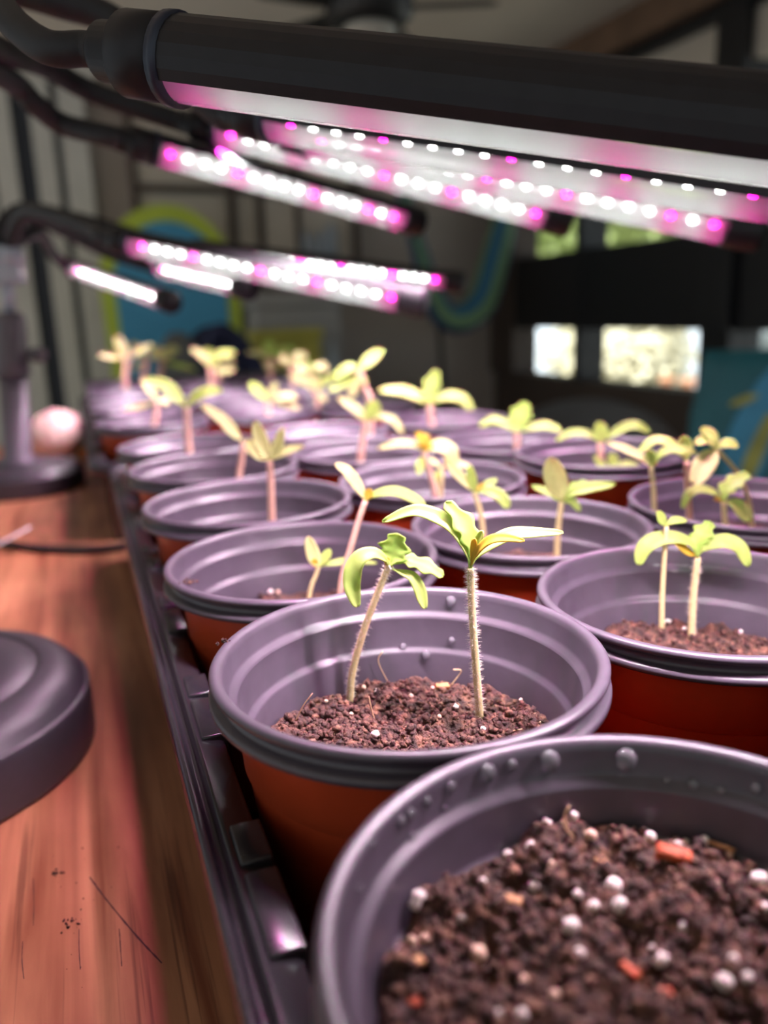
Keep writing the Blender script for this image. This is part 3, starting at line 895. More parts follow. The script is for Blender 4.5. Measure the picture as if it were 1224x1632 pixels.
SOIL = {}
def soil(key, dz, nr, nt, amp, label, crumbs=0, csize=(0.0004, 0.0011), seed=0, tilt=(0, 0), group=None):
    c = POTS[key]
    R = inner_r(dz) - 0.0006
    s = empty('potting_soil', c); tag(s, label, 'soil', group)
    def hz_(x, y):
        p = Vector((x * 110 + seed * 7.3, y * 110, seed * 1.7))
        h = noise.fractal(p, 0.9, 2.1, 5) * amp + abs(noise.noise(p * 3.1)) * amp * 0.55
        return dz + h + tilt[0] * x + tilt[1] * y
    vs, fs = [(0, 0, hz_(0, 0))], []
    for i in range(1, nr + 1):
        r = R * i / nr
        for k in range(nt):
            a = 2 * math.pi * k / nt
            x, y = r * math.cos(a), r * math.sin(a)
            z = hz_(x, y)
            rr_ = min(1.0, (inner_r(z) - 0.0005) / R) if i == nr else 1.0
            if i == nr: z -= 0.0006
            vs.append((x * rr_, y * rr_, z))
    for k in range(nt): fs.append((0, 1 + k, 1 + (k + 1) % nt))
    for i in range(nr - 1):
        for k in range(nt):
            j = (k + 1) % nt
            fs.append((1 + i * nt + k, 1 + (i + 1) * nt + k, 1 + (i + 1) * nt + j, 1 + i * nt + j))
    mk('soil_surface', vs, fs, 'soil', s, smooth=(nr > 60))
    if crumbs:
        r_ = np.random.default_rng(seed + 50)
        pts, sz = [], []
        for i in range(crumbs):
            a = r_.random() * 6.283; r = (R - 0.0015) * math.sqrt(r_.random())
            x, y = r * math.cos(a), r * math.sin(a); q = csize[0] + (csize[1] - csize[0]) * r_.random() ** 2.5
            pts.append(Vector((x, y, hz_(x, y) + q * 0.3))); sz.append(q)
        o = mk('soil_crumb', *crumb_mesh(pts, sz, seed), 'soil', s, smooth=True); o['kind'] = 'stuff'
    SOIL[key] = (s, hz_, R, dz)
    return s

GS = 'soil in the front tray pots'
soil(('a', 0, 0), -0.0150, 130, 280, 0.0040, 'dark brown soil full of white perlite beads nearly filling the drop-rimmed pot', 5200, (0.0002, 0.0014), 1)
soil(('a', 0, 1), -0.0255, 110, 240, 0.0034, 'crumbly brown soil under the two sharp seedlings', 5200, (0.0002, 0.0012), 2, (0, 0.02))
soil(('a', 1, 1), -0.0245, 50, 120, 0.0036, 'lumpy brown soil under the thin and the broad-leaved seedling', 900, (0.0004, 0.0014), 3)
for k in list(POTS):
    if k in SOIL: continue
    far = k[0] == 'b'
    dz = {('a', 0, 2): -0.0265, ('a', 1, 2): -0.0235, ('a', 2, 2): -0.0195}.get(k, -0.036)
    soil(k, dz, 8 if far else 22, 32 if far else 64, 0.0022, ('brown soil in the far tray pot, %s, %s' % (COLN[k[1]], ROWN[k[2]])) if far else 'brown soil in the pot ' + (WHICH[k[1:]] or {(0, 2): 'with crumbs on its rim', (2, 2): 'crowded with four leggy seedlings'}[k[1:]]),
         0 if far else 260, (0.0004, 0.0016), 10 + len(SOIL), group=('soil in the far tray pots' if far else GS))

def soil_hit(key, px, py):
    s, hz_, R, dz = SOIL[key]; c = POTS[key]
    v = ray(px, py)
    t = (c.z + dz + 0.007 - CAMP.z) / v.z
    p = CAMP + v * t - c
    for _ in range(400):
        p = CAMP + v * t - c
        q = math.hypot(p.x, p.y)
        if p.z <= hz_(p.x, p.y) and q <= R: break
        if p.z < dz - 0.006: break
        t += 0.0002
    q = math.hypot(p.x, p.y)
    if q > R - 0.001: p.x *= (R - 0.001) / q; p.y *= (R - 0.001) / q; p.z = hz_(p.x, p.y)
    return p

# perlite beads, bark chips and fibres (pieces of the soil)
bead_src = {}
def icos(sub=2, seed=0, jit=0.1):
    bm = bmesh.new(); bmesh.ops.create_icosphere(bm, subdivisions=sub, radius=1)
    for v in bm.verts: v.co *= 1 + jit * noise.noise(v.co * 1.7 + Vector((seed * 5, 0, 0))) * 2
    vs = [v.co.copy() for v in bm.verts]; fs = [tuple(v.index for v in f.verts) for f in bm.faces]; bm.free()
    return vs, fs
def bead(key, px, py, dpx, m_='perlite'):
    s = SOIL[key][0]; p = soil_hit(key, px, py)
    r = dpx / 2 * depth_of(p + POTS[key]) / FPX
    kk = (m_, random.randrange(3))
    if kk not in bead_src:
        o = mk('perlite_bead', *icos(2, kk[1], 0.12), m_, s); bead_src[kk] = o
    else:
        o = link_copy(bead_src[kk], s, 'perlite_bead')
    o.location = p + Vector((0, 0, r * 0.8)); o.scale = (r, r * random.uniform(0.8, 1.0), r * random.uniform(0.8, 1)); o.rotation_euler = (random.random() * 6, random.random() * 6, 0)
for X, Y, d_ in ((300,470,24),(192,550,22),(425,290,20),(600,338,18),(648,247,16),(800,248,16),(760,310,20),(990,333,18),(820,447,28),(765,500,23),(835,497,26),(705,552,30),(612,443,22),(725,462,16),
                 (655,385,16),(475,427,14),(420,522,16),(293,585,18),(322,578,16),(465,625,28),(942,640,30),(1108,700,30),(1003,547,16),(920,602,14),(1133,632,18),(730,617,18),(1200,430,28),(1075,290,20),
                 (1013,288,16),(665,730,20),(580,690,20),(195,660,16),(580,780,22),(520,780,22),(915,312,18),(555,260,11),(583,280,11),(1168,680,18),(1215,495,16),(1090,430,14),(890,380,12),(1160,310,14)):
    bead(('a', 0, 0), 480 + X / 1.645, 1150 + Y / 1.645, d_ * 1.0, 'perlite' if random.random() < 0.7 else 'perlite_pink')
for X, Y, d_ in ((598, 1175, 14), (726, 1132, 12), (770, 1166, 11), (600, 1105, 9), (580, 1098, 8), (655, 1112, 8), (520, 1120, 7), (700, 1145, 8), (830, 1118, 7), (640, 1150, 7), (560, 1140, 7), (690, 1100, 8)):
    bead(('a', 0, 1), X, Y, d_, 'perlite' if d_ > 8 else 'perlite_pink')
for X, Y, d_ in ((1035, 976, 11), (1090, 1005, 9), (1180, 1010, 8)):
    bead(('a', 1, 1), X, Y, d_)
bead(('a', 0, 2), 393, 943, 9); bead(('a', 0, 2), 418, 945, 8, 'perlite_pink')
def chip(key, px, py, l_, w_, ang, m_):
    s = SOIL[key][0]; p = soil_hit(key, px, py); dp = depth_of(p + POTS[key]) / FPX
    L, W = l_ * dp / 2, w_ * dp / 2
    bm = bmesh.new(); bmesh.ops.create_cube(bm, size=2)
    bmesh.ops.subdivide_edges(bm, edges=bm.edges[:], cuts=2, use_grid_fill=True)
    for v in bm.verts:
        v.co = Vector((v.co.x * L, v.co.y * W * 0.7, v.co.z * W * 0.6)) * (1 + 0.18 * noise.noise(v.co * 2 + Vector((px, py, 0))))
    vs = [v.co.copy() for v in bm.verts]; fs = [tuple(v.index for v in f.verts) for f in bm.faces]; bm.free()
    o = mk('bark_chip', vs, fs, m_, s); o.location = p + Vector((0, 0, W * 0.75)); o.rotation_euler = (0.3, 0.1, ang - YAW)
for X, Y, l_, w_, a_, m_ in ((975, 362, 52, 26, -0.35, 'chip_red'), (855, 660, 38, 20, -0.8, 'chip_red'), (950, 722, 24, 18, 0.2, 'chip_red'), (550, 478, 34, 18, -0.2, 'chip_tan'), (790, 375, 24, 14, -0.1, 'chip_tan'),
                             (300, 640, 26, 18, 0.5, 'chip_tan'), (1110, 335, 50, 8, -0.5, 'chip_tan'), (300, 745, 22, 18, 0.5, 'chip_red')):
    chip(('a', 0, 0), 480 + X / 1.645, 1150 + Y / 1.645, l_, w_, a_, m_)
chip(('a', 0, 1), 705, 1098, 22, 12, 0.3, 'chip_tan')
def fibre(key, pxs, lift, rad=0.00016):
    s = SOIL[key][0]
    c = POTS[key]
    P = [soil_hit(key, *pxs[0])]
    base = P[0] + c
    for x, y in pxs[1:]:
        P.append(on_v(x, y, base) - c)
    v, f, u = tube(catmull(P, 5), rad, 6); mk('fibre', v, f, 'root', s)
fibre(('a', 0, 1), [(470, 1152), (483, 1125), (498, 1105)], 1)
fibre(('a', 0, 1), [(608, 1078), (603, 1055), (610, 1038)], 1)
fibre(('a', 0, 1), [(740, 1085), (735, 1070), (722, 1067)], 1)
fibre(('a', 0, 1), [(805, 1168), (838, 1160), (862, 1150)], 1)
fibre(('a', 0, 1), [(598, 1150), (592, 1130), (588, 1110)], 1)
fibre(('a', 0, 0), [(905, 1320), (900, 1300), (907, 1285)], 1, 0.0002)
fibre(('a', 0, 0), [(915, 1335), (903, 1322), (896, 1308)], 1, 0.0002)

# ================================================================== WATER DROPS
def wall_hit(key, px, py):
    c = POTS[key]; v = ray(px, py).normalized()
    full = rim_prof[14:] + inner_prof[1:]
    zz = np.array([p[1] for p in full])[::-1]; rr_ = np.array([p[0] for p in full])[::-1]
    prev_in = False; t = 0.02
    while t < 0.6:
        p = CAMP + v * t; d_ = p - c
        r = math.hypot(d_.x, d_.y); R = float(np.interp(d_.z, zz, rr_))
        inside = d_.z < 0.0005 and r < R
        if prev_in and not inside and d_.z <= 0.0008:
            n = Vector((-d_.x / r, -d_.y / r, 0.15)).normalized(); return p, n, t
        prev_in = inside; t += 0.0002
    return None
drop_src = None
def drop(key, px, py, dpx, label, group):
    global drop_src
    h = wall_hit(key, px, py)
    if h is None: return
    p, n, t = h; r = dpx / 2 * depth_of(p) / FPX
    if drop_src is None:
        v, f = icos(3, 0, 0.0)
        v = [Vector((q.x, q.y * (1.25 if q.y < 0 else 1.0), q.z * 0.75)) for q in v]
        drop_src = mk('water_drop', v, f, 'water'); o = drop_src
    else:
        o = link_copy(drop_src, None, 'water_drop')
    X = Vector((0, 0, 1)).cross(n).normalized(); Yv = n.cross(X)
    o.matrix_world = Matrix.Translation(p + n * r * 0.25) @ Matrix((X, Yv, n)).transposed().to_4x4() @ Matrix.Scale(r, 4)
    tag(o, label, 'droplet', group)
for X, Y, d_ in ((775, 1229, 28), (815, 1217, 18), (874, 1210, 34), (997, 1208, 34), (717, 1252, 18), (679, 1276, 15), (652, 1296, 18), (637, 1308, 18), (656, 1332, 16), (1105, 1250, 20), (1149, 1259, 16), (1206, 1256, 18),
                 (708, 1287, 10), (571, 1417, 14), (1063, 1244, 12), (592, 1345, 14)):
    drop(('a', 0, 0), X, Y, d_, 'large clear water drop inside the rim of the soil-filled pot' if d_ > 25 else 'small clear water drop inside the rim of the soil-filled pot', 'water drops in the front pot')
for X, Y, d_ in ((719, 957, 16), (642, 1030, 12), (679, 1042, 15), (720, 1020, 11)):
    drop(('a', 0, 1), X, Y, d_, 'small water drop on the inner wall behind the sharp seedlings', 'water drops behind the sharp seedlings')

# ================================================================== SEEDLINGS
def leaf(parent, base, P, width, m_, kind, face, c0):
    path = catmull(P, 6)
    n = len(path) - 1
    vs, fs = [], []
    nc = 6
    for i, p in enumerate(path):
        t = (path[min(i + 1, n)] - path[max(i - 1, 0)]).normalized()
        toc = (CAMP - p).normalized()
        nh = (toc * face + Vector((0, 0, 1)) * (1 - face)).normalized()
        s = t.cross(nh)
        s = s.normalized() if s.length > 1e-4 else _R.copy()
        nn = s.cross(t).normalized()
        q = i / n
        if kind == 'c':      # long smooth seed leaf with a petiole
            wv = 0.14 + 0.86 * math.sin(math.pi * min(1, max(0, (q - 0.12) / 0.9))) ** 0.65 if q > 0.12 else 0.14
            wv *= 1.0 if q < 0.98 else 0.35
        else:                # lobed true leaf
            wv = 0.16 + 0.9 * math.sin(math.pi * min(1, max(0, (q - 0.1) / 0.95))) ** 0.8 if q > 0.1 else 0.16
            wv *= 1 + 0.24 * math.sin(q * 21)
            if q > 0.99: wv = 0.12
        for k in range(nc + 1):
            e = k / nc * 2 - 1
            vs.append(p + s * (e * wv * width / 2) + nn * (abs(e) ** 1.5 * width * 0.14 * (1 if kind == 'c' else 0.8)) - base)
    for i in range(n):
        for k in range(nc):
            fs.append((i * (nc + 1) + k, i * (nc + 1) + k + 1, (i + 1) * (nc + 1) + k + 1, (i + 1) * (nc + 1) + k))
    o = mk('leaf', vs, fs, m_, parent)
    sm = o.modifiers.new('thickness', 'SOLIDIFY'); sm.thickness = 0.00032; sm.offset = 0
    return o

SEED_N = 0
def seedling(key, stem, leaves, label, w_=9, off=0.0, visible_base=False, pink=False, hairs=0, group=None):
    global SEED_N
    SEED_N += 1
    r_ = np.random.default_rng(SEED_N)
    c = POTS[key]; hz_ = SOIL[key][1]
    if visible_base:
        b = soil_hit(key, *stem[0]) + c
        plane = b
    else:
        plane = c + FH * off
        b0, b1 = on_v(*stem[0], plane), on_v(*stem[1], plane)
        zs = c.z + SOIL[key][3]
        k = (zs - b0.z) / min(-0.004, (b0 - b1).z) if b0.z > zs else 0
        b = b0 + (b0 - b1) * k * 0.55; b.z = zs
        d_ = Vector((b.x - c.x, b.y - c.y, 0)); lim = SOIL[key][2] - 0.004
        if d_.length > lim: d_ *= lim / d_.length
        b = Vector((c.x + d_.x, c.y + d_.y, c.z + hz_(d_.x, d_.y)))
    pts = [b - Vector((0, 0, 0.001))] + [on_v(x, y, plane) for x, y in (stem[1:] if visible_base else stem)]
    e = empty('tomato_seedling', b); tag(e, label, 'seedling', group)
    path = catmull(pts, 6)
    dp = depth_of(plane) / FPX
    r0 = w_ / 2 * dp
    v, f, u = tube(path, [r0 * (1.0 - 0.18 * i / len(path)) for i in range(len(path))], 10)
    st = mk('stem', [p - b for p in v], f, 'stem_pink' if pink else 'stem', e)
    if hairs:
        vs, fs = [], []
        for i in range(hairs):
            q = r_.random() * (len(path) - 1.001); a = int(q); p = path[a].lerp(path[a + 1], q - a)
            t = (path[a + 1] - path[a]).normalized()
            d_ = Vector(r_.normal(size=3)); d_ = (d_ - t * d_.dot(t)).normalized()
            s = t.cross(d_) * 0.00007; l_ = r0 + 0.0005 + 0.0008 * r_.random()
            o = len(vs); vs += [p + d_ * r0 * 0.8 + s - b, p + d_ * r0 * 0.8 - s - b, p + d_ * l_ - b, p + d_ * r0 * 0.8 + t * 0.00008 - b]
            fs += [(o, o + 1, o + 2), (o + 1, o + 3, o + 2), (o + 3, o, o + 2)]
        mk('stem_hair', vs, fs, 'hair', st)['kind'] = 'stuff'
    topd = pts[-1]
    for i, L in enumerate(leaves):
        px, wpx, kd = L[0], L[1], L[2]
        dd = L[3] if len(L) > 3 else (r_.uniform(-0.35, 0.35))
        P = []
        x0, y0 = px[0]
        for (x, y) in px:
            lat = math.hypot(x - x0, y - y0) * dp
            P.append(on_v(x, y, plane + FH * (lat * dd)))
        P[0] = P[0].lerp(topd, 0.5) if (P[0] - topd).length < 0.006 else P[0]
        m_ = {'c': 'leaf', 't': 'leaf_true', 'p': 'leaf_pale', 'y': 'leaf_yellow', 'Y': 'leaf_yellow'}[kd]
        lf = leaf(e, b, P, wpx * dp * 1.12, m_, 't' if kd in 'tY' else 'c', 0.5, c)
        if kd in 'yY': lf['label'] = 'yellowed leaf'
    return e

A = lambda c, r: ('a', c, r)
B = lambda c, r: ('b', c, r)
seedling(A(0, 1), [(557, 1120), (562, 1070), (580, 1005), (602, 945), (617, 908), (622, 900)],
         [([(618, 908), (612, 892), (596, 883), (577, 888), (565, 905), (561, 930), (564, 950), (569, 967)], 25, 'c', -0.35),
          ([(622, 902), (626, 888), (630, 872), (634, 850)], 38, 't', 0.1),
          ([(624, 902), (645, 894), (662, 897), (685, 906), (706, 919)], 22, 't', -0.1),
          ([(618, 912), (640, 913), (657, 920), (668, 938), (673, 955), (677, 970)], 17, 'c', -0.3),
          ([(622, 902), (618, 896), (613, 888)], 11, 'y', -0.1)],
         'leaning sharp tomato seedling with drooping curled seed leaves', 12, visible_base=True, hairs=700)
seedling(A(0, 1), [(765, 1142), (760, 1080), (754, 1000), (751, 940), (750, 905)],
         [([(749, 906), (744, 875), (727, 845), (700, 826), (660, 815), (610, 833)], 24, 'c', 0.2),
          ([(751, 896), (753, 872), (746, 848), (731, 825), (709, 801)], 29, 't', 0.25),
          ([(751, 902), (764, 882), (785, 866), (815, 852), (850, 850), (897, 850)], 21, 'c', 0.1),
          ([(751, 900), (764, 876), (782, 861), (805, 858), (836, 863)], 15, 'y', -0.35),
          ([(753, 880), (762, 862), (770, 846)], 12, 'c', -0.1),
          ([(751, 890), (755, 870), (757, 858)], 9, 'y', -0.2)],
         'upright sharp tomato seedling with a hairy stem and spread leaves', 13, visible_base=True, hairs=950)
seedling(A(1, 1), [(1055, 1005), (1055, 960), (1058, 900), (1062, 838)],
         [([(1061, 840), (1054, 828), (1046, 815)], 16, 'c', -0.2), ([(1062, 838), (1075, 830), (1094, 830)], 13, 'c', 0.2)],
         'thin seedling with tiny folded leaves next to a broad-leaved one', 9, visible_base=True)
seedling(A(1, 1), [(1102, 1016), (1104, 965), (1108, 920), (1112, 888)],
         [([(1110, 890), (1098, 866), (1070, 858), (1040, 864), (1025, 878), (1018, 900)], 25, 'c', -0.1),
          ([(1108, 888), (1092, 878), (1073, 864)], 16, 'y', -0.3), ([(1112, 882), (1114, 862), (1122, 848), (1134, 833)], 26, 't', 0.2),
          ([(1112, 884), (1130, 870), (1155, 864), (1178, 874), (1192, 902)], 25, 'c', -0.2)],
         'seedling with three broad arched leaves next to a thin one', 12, visible_base=True, hairs=260)
seedling(A(0, 2), [(495, 940), (503, 918), (508, 903)],
         [([(506, 906), (500, 888), (490, 855)], 20, 'p', 0.1), ([(509, 904), (518, 890), (527, 876)], 15, 'c', 0.2), ([(509, 905), (530, 898), (555, 895), (600, 898)], 12, 'c', 0.4), ([(507, 908), (502, 898), (500, 890)], 10, 'y', -0.1)],
         'short pale seedling low in the crumb-rimmed pot', 8)
seedling(A(0, 2), [(545, 925), (557, 880), (570, 835), (582, 798)],
         [([(581, 800), (572, 778), (553, 752), (534, 740)], 18, 'p', 0.2), ([(583, 798), (588, 788), (592, 780)], 14, 'y', -0.1), ([(584, 800), (600, 788), (630, 784), (660, 796), (677, 808)], 18, 'c', -0.2)],
         'leaning seedling with a purple stem in the crumb-rimmed pot', 11, pink=True)
G = 'seedlings in the front tray'
seedling(A(1, 2), [(770, 850), (765, 815), (756, 785)],
         [([(757, 788), (745, 772), (728, 755), (708, 733)], 16, 'p', 0.2), ([(757, 784), (752, 765), (748, 742)], 14, 'c', 0.1), ([(759, 785), (775, 774), (792, 764)], 13, 'c', 0.3), ([(759, 787), (780, 784), (798, 793), (810, 810)], 20, 'c', -0.3), ([(757, 784), (765, 776), (772, 772)], 8, 'y')],
         'seedling with five narrow leaves beside the pot with a spoon-leaved one', 10)
seedling(A(1, 2), [(888, 870), (890, 840), (895, 800)],
         [([(895, 800), (890, 780), (882, 755), (876, 730)], 33, 'p', 0.1), ([(893, 802), (880, 788), (846, 775)], 13, 'c', 0.2), ([(897, 800), (915, 785), (940, 778), (981, 773)], 20, 'c', -0.2), ([(897, 798), (912, 784), (935, 768)], 20, 't', 0.2), ([(897, 800), (912, 800), (924, 815)], 12, 'c', -0.4)],
         'seedling with one tall spoon-shaped leaf standing upright', 11)
seedling(A(1, 3), [(694, 790), (686, 755), (676, 722)],
         [([(676, 724), (662, 710), (635, 708), (602, 716)], 14, 'p', 0.2), ([(677, 722), (678, 708), (662, 690)], 20, 'Y', -0.1), ([(679, 722), (695, 712), (715, 720), (722, 745)], 26, 'p', -0.1), ([(676, 726), (670, 740), (668, 756)], 12, 'c', -0.4)],
         'seedling with a curled golden-brown leaf at its tip', 11, pink=True)
seedling(A(1, 3), [(702, 792), (703, 770), (704, 745)],
         [([(704, 748), (690, 736), (684, 732)], 10, 'p', 0.2), ([(704, 746), (725, 740), (752, 746)], 12, 'p', -0.1), ([(703, 748), (694, 762), (692, 778)], 10, 'c', -0.1)],
         'small seedling crowded against the golden-tipped one', 8, off=0.01)
seedling(A(1, 4), [(574, 742), (578, 705), (582, 672)],
         [([(581, 674), (568, 654), (538, 634)], 16, 'p', 0.2), ([(583, 670), (594, 655), (602, 640)], 24, 'c', 0.1), ([(584, 674), (605, 664), (628, 672), (642, 692)], 13, 'p', -0.2)],
         'pink-stemmed seedling with three pale leaves between the pots of the front tray', 11, pink=True, group=G)
seedling(A(1, 5), [(590, 650), (580, 615), (573, 590)],
         [([(573, 592), (588, 576), (610, 558)], 20, 'c', 0.2), ([(572, 592), (555, 588), (530, 606)], 18, 'c', 0.1), ([(572, 596), (566, 612), (560, 634)], 16, 'p', -0.2), ([(571, 598), (550, 612), (524, 624)], 12, 'c', -0.1), ([(573, 600), (580, 608), (586, 604)], 10, 'c')],
         'tall leaning seedling at the far end of the front tray', 11, pink=True)
seedling(A(2, 5), [(690, 690), (687, 665), (685, 645)],
         [([(684, 647), (668, 634), (640, 624), (604, 623)], 19, 'c', 0.2), ([(685, 644), (686, 622), (697, 590)], 22, 't', 0.2), ([(688, 646), (705, 634), (732, 634), (753, 654)], 19, 'c', -0.2)],
         'seedling with two level leaves and an upright lobed one at the far right pot', 12, pink=True)
seedling(A(2, 4), [(824, 705), (824, 695), (823, 688)],
         [([(821, 692), (805, 676), (785, 670), (765, 680)], 14, 'c', 0.1), ([(823, 690), (828, 668), (840, 642)], 28, 't', 0.2), ([(826, 692), (845, 682), (872, 679), (895, 688)], 14, 'c', -0.2), ([(822, 690), (817, 678), (814, 662)], 10, 'c')],
         'low seedling with a broad upright true leaf between two flat leaves', 10, pink=True)
seedling(A(2, 3), [(952, 785), (957, 745), (957, 705)],
         [([(955, 707), (938, 693), (912, 690), (886, 703)], 13, 'c', 0.1), ([(957, 703), (957, 690), (957, 672)], 20, 'c', 0.2), ([(960, 706), (980, 690), (1010, 678), (1036, 690)], 16, 'c', -0.2)],
         'taller seedling with gull-wing leaves behind the crowded pot', 12, pink=True)
seedling(A(2, 3), [(966, 778), (972, 762), (977, 748)],
         [([(975, 749), (960, 742), (946, 728)], 12, 'c', 0.1), ([(977, 746), (977, 735), (974, 722)], 16, 'c', 0.2), ([(979, 748), (995, 740), (1012, 744), (1024, 756)], 13, 'c', -0.2)],
         'short seedling beside the gull-winged one', 9, pink=True, off=-0.012)
seedling(A(2, 2), [(1045, 840), (1042, 790), (1038, 745)],
         [([(1036, 747), (1022, 730), (995, 716), (966, 706)], 15, 'p', 0.1), ([(1038, 742), (1036, 730), (1036, 716)], 16, 'c', 0.2), ([(1040, 745), (1052, 725), (1075, 716), (1110, 722)], 14, 'c', -0.2), ([(1037, 745), (1042, 738), (1044, 734)], 10, 'y')],
         'seedling with one long slanting leaf in the crowded pot', 9, off=-0.005)
seedling(A(2, 2), [(1100, 842), (1096, 780), (1094, 735)],
         [([(1092, 737), (1075, 712), (1045, 702), (1018, 722)], 16, 'c', 0.1), ([(1094, 733), (1092, 716), (1089, 695)], 21, 'c', 0.2), ([(1094, 735), (1085, 722), (1060, 718)], 10, 'c', -0.2)],
         'straight stemmed seedling in the middle of the crowded pot', 11, off=0.005, pink=True)
seedling(A(2, 2), [(1199, 852), (1194, 800), (1176, 755), (1143, 716)],
         [([(1143, 717), (1128, 702), (1106, 708)], 18, 'c', 0.1), ([(1143, 716), (1132, 695), (1116, 684)], 20, 'c', 0.3), ([(1142, 717), (1132, 728), (1120, 748), (1107, 774)], 32, 'p', -0.3), ([(1142, 714), (1158, 708), (1176, 712)], 18, 'c', -0.1)],
         'long bent seedling with a big hanging oblong leaf in the crowded pot', 8)
seedling(A(2, 2), [(1157, 852), (1155, 825), (1153, 800)],
         [([(1151, 802), (1138, 786), (1115, 780), (1098, 788), (1088, 810)], 15, 'c', 0.1), ([(1153, 800), (1157, 782), (1172, 768), (1195, 756)], 24, 't', 0.2), ([(1155, 802), (1170, 804), (1182, 814), (1194, 832)], 24, 'c', -0.3), ([(1152, 802), (1144, 796), (1138, 797)], 8, 'y')],
         'low seedling with a drooping leaf at the wall of the crowded pot', 10, off=-0.012)
seedling(A(0, 3), [(433, 822), (432, 780), (430, 735)],
         [([(428, 736), (418, 712), (406, 672)], 22, 'p', 0.1), ([(430, 732), (440, 715), (452, 682)], 16, 'p', 0.2), ([(432, 734), (450, 722), (484, 712)], 15, 'p', -0.1), ([(428, 736), (410, 724), (392, 700)], 18, 'p', -0.2), ([(430, 738), (424, 728), (420, 716)], 8, 'y')],
         'thick-stemmed pale seedling with an upright cluster of leaves by the tray edge', 12, pink=True)
seedling(A(0, 4), [(381, 762), (385, 735), (388, 705)],
         [([(387, 707), (372, 690), (352, 668), (320, 646)], 18, 'p', 0.1), ([(389, 705), (398, 716), (412, 728)], 14, 'p', 0.1)],
         'seedling with one long leaf slanting over the pot behind it', 10, pink=True)
seedling(A(0, 5), [(302, 725), (299, 690), (297, 650)],
         [([(296, 652), (282, 634), (264, 616), (232, 604)], 20, 'c', 0.1), ([(299, 650), (310, 636), (330, 626), (354, 624)], 20, 'c', -0.1)],
         'seedling with two wide level leaves at the far corner of the front tray', 11, pink=True)
G = 'seedlings in the far tray'
LF = 'blurred pale seedling with a pink stem in the far tray'
far = [
    (B(0, 0), [(245, 686), (249, 660), (250, 638)], [([(249, 640), (240, 622), (225, 604)], 13, 'p'), ([(250, 642), (225, 648), (195, 654)], 10, 'p'), ([(251, 640), (262, 640), (268, 644)], 12, 'p')]),
    (B(1, 0), [(428, 660), (428, 650), (427, 638)], [([(426, 640), (412, 625), (396, 612)], 18, 'c'), ([(428, 636), (436, 622), (443, 612)], 14, 'p'), ([(429, 640), (450, 632), (474, 636)], 14, 'p'), ([(429, 642), (452, 644), (478, 652)], 10, 'p')]),
    (B(2, 0), [(512, 692), (508, 655), (504, 622)], [([(503, 624), (490, 610), (462, 600)], 18, 'p'), ([(505, 622), (520, 608), (535, 602)], 16, 'c'), ([(505, 624), (512, 632), (520, 640)], 10, 'p'), ([(503, 622), (500, 608), (497, 596)], 16, 'p')]),
    (B(0, 4), [(200, 606), (201, 590), (202, 572)], [([(201, 574), (195, 555), (184, 536)], 16, 'p'), ([(203, 573), (225, 560), (244, 550)], 15, 'p'), ([(200, 575), (180, 570), (156, 567)], 10, 'p')]),
    (B(0, 5), [(230, 602), (232, 588), (234, 575)], [([(234, 577), (222, 560), (210, 545)], 14, 'p'), ([(235, 576), (250, 565), (262, 556)], 14, 'p'), ([(234, 578), (220, 584), (212, 588)], 10, 'p')]),
    (B(1, 5), [(255, 604), (257, 590), (258, 576)], [([(257, 578), (248, 562), (240, 556)], 20, 'p'), ([(259, 577), (272, 562), (286, 560)], 20, 'p'), ([(259, 580), (280, 582), (312, 590)], 10, 'c')]),
    (B(1, 3), [(338, 640), (338, 612), (336, 586)], [([(335, 588), (325, 570), (304, 556)], 13, 'p'), ([(337, 586), (350, 568), (376, 564)], 18, 'c'), ([(338, 588), (355, 592), (375, 590)], 12, 'p'), ([(335, 584), (332, 568), (330, 554)], 15, 'c')]),
    (B(2, 4), [(432, 600), (432, 585), (432, 570)], [([(431, 572), (415, 565), (392, 562)], 10, 'p'), ([(432, 570), (430, 556), (432, 540)], 20, 'c'), ([(433, 571), (450, 560), (472, 556)], 18, 'c'), ([(432, 574), (430, 582), (440, 588)], 18, 'p')]),
    (B(2, 3), [(468, 612), (466, 595), (464, 582)], [([(463, 583), (452, 574), (444, 572)], 16, 'p'), ([(465, 582), (475, 570), (490, 568)], 18, 'p'), ([(466, 584), (484, 582), (504, 590)], 14, 'c')]),
    (B(2, 2), [(500, 630), (498, 612), (496, 596)], [([(495, 597), (480, 588), (470, 590)], 14, 'p'), ([(497, 596), (510, 584), (522, 592)], 14, 'p')]),
    (B(1, 4), [(348, 608), (349, 595), (350, 584)], [([(349, 585), (340, 574), (328, 570)], 14, 'c'), ([(351, 584), (362, 576), (374, 580)], 12, 'p')]),
]
for k, st, lv in far:
    seedling(k, st, lv, 'blurred pale seedling in the far tray, %s, %s' % (COLN[k[1]], ROWN[k[2]]), 9, pink=True, group=G)

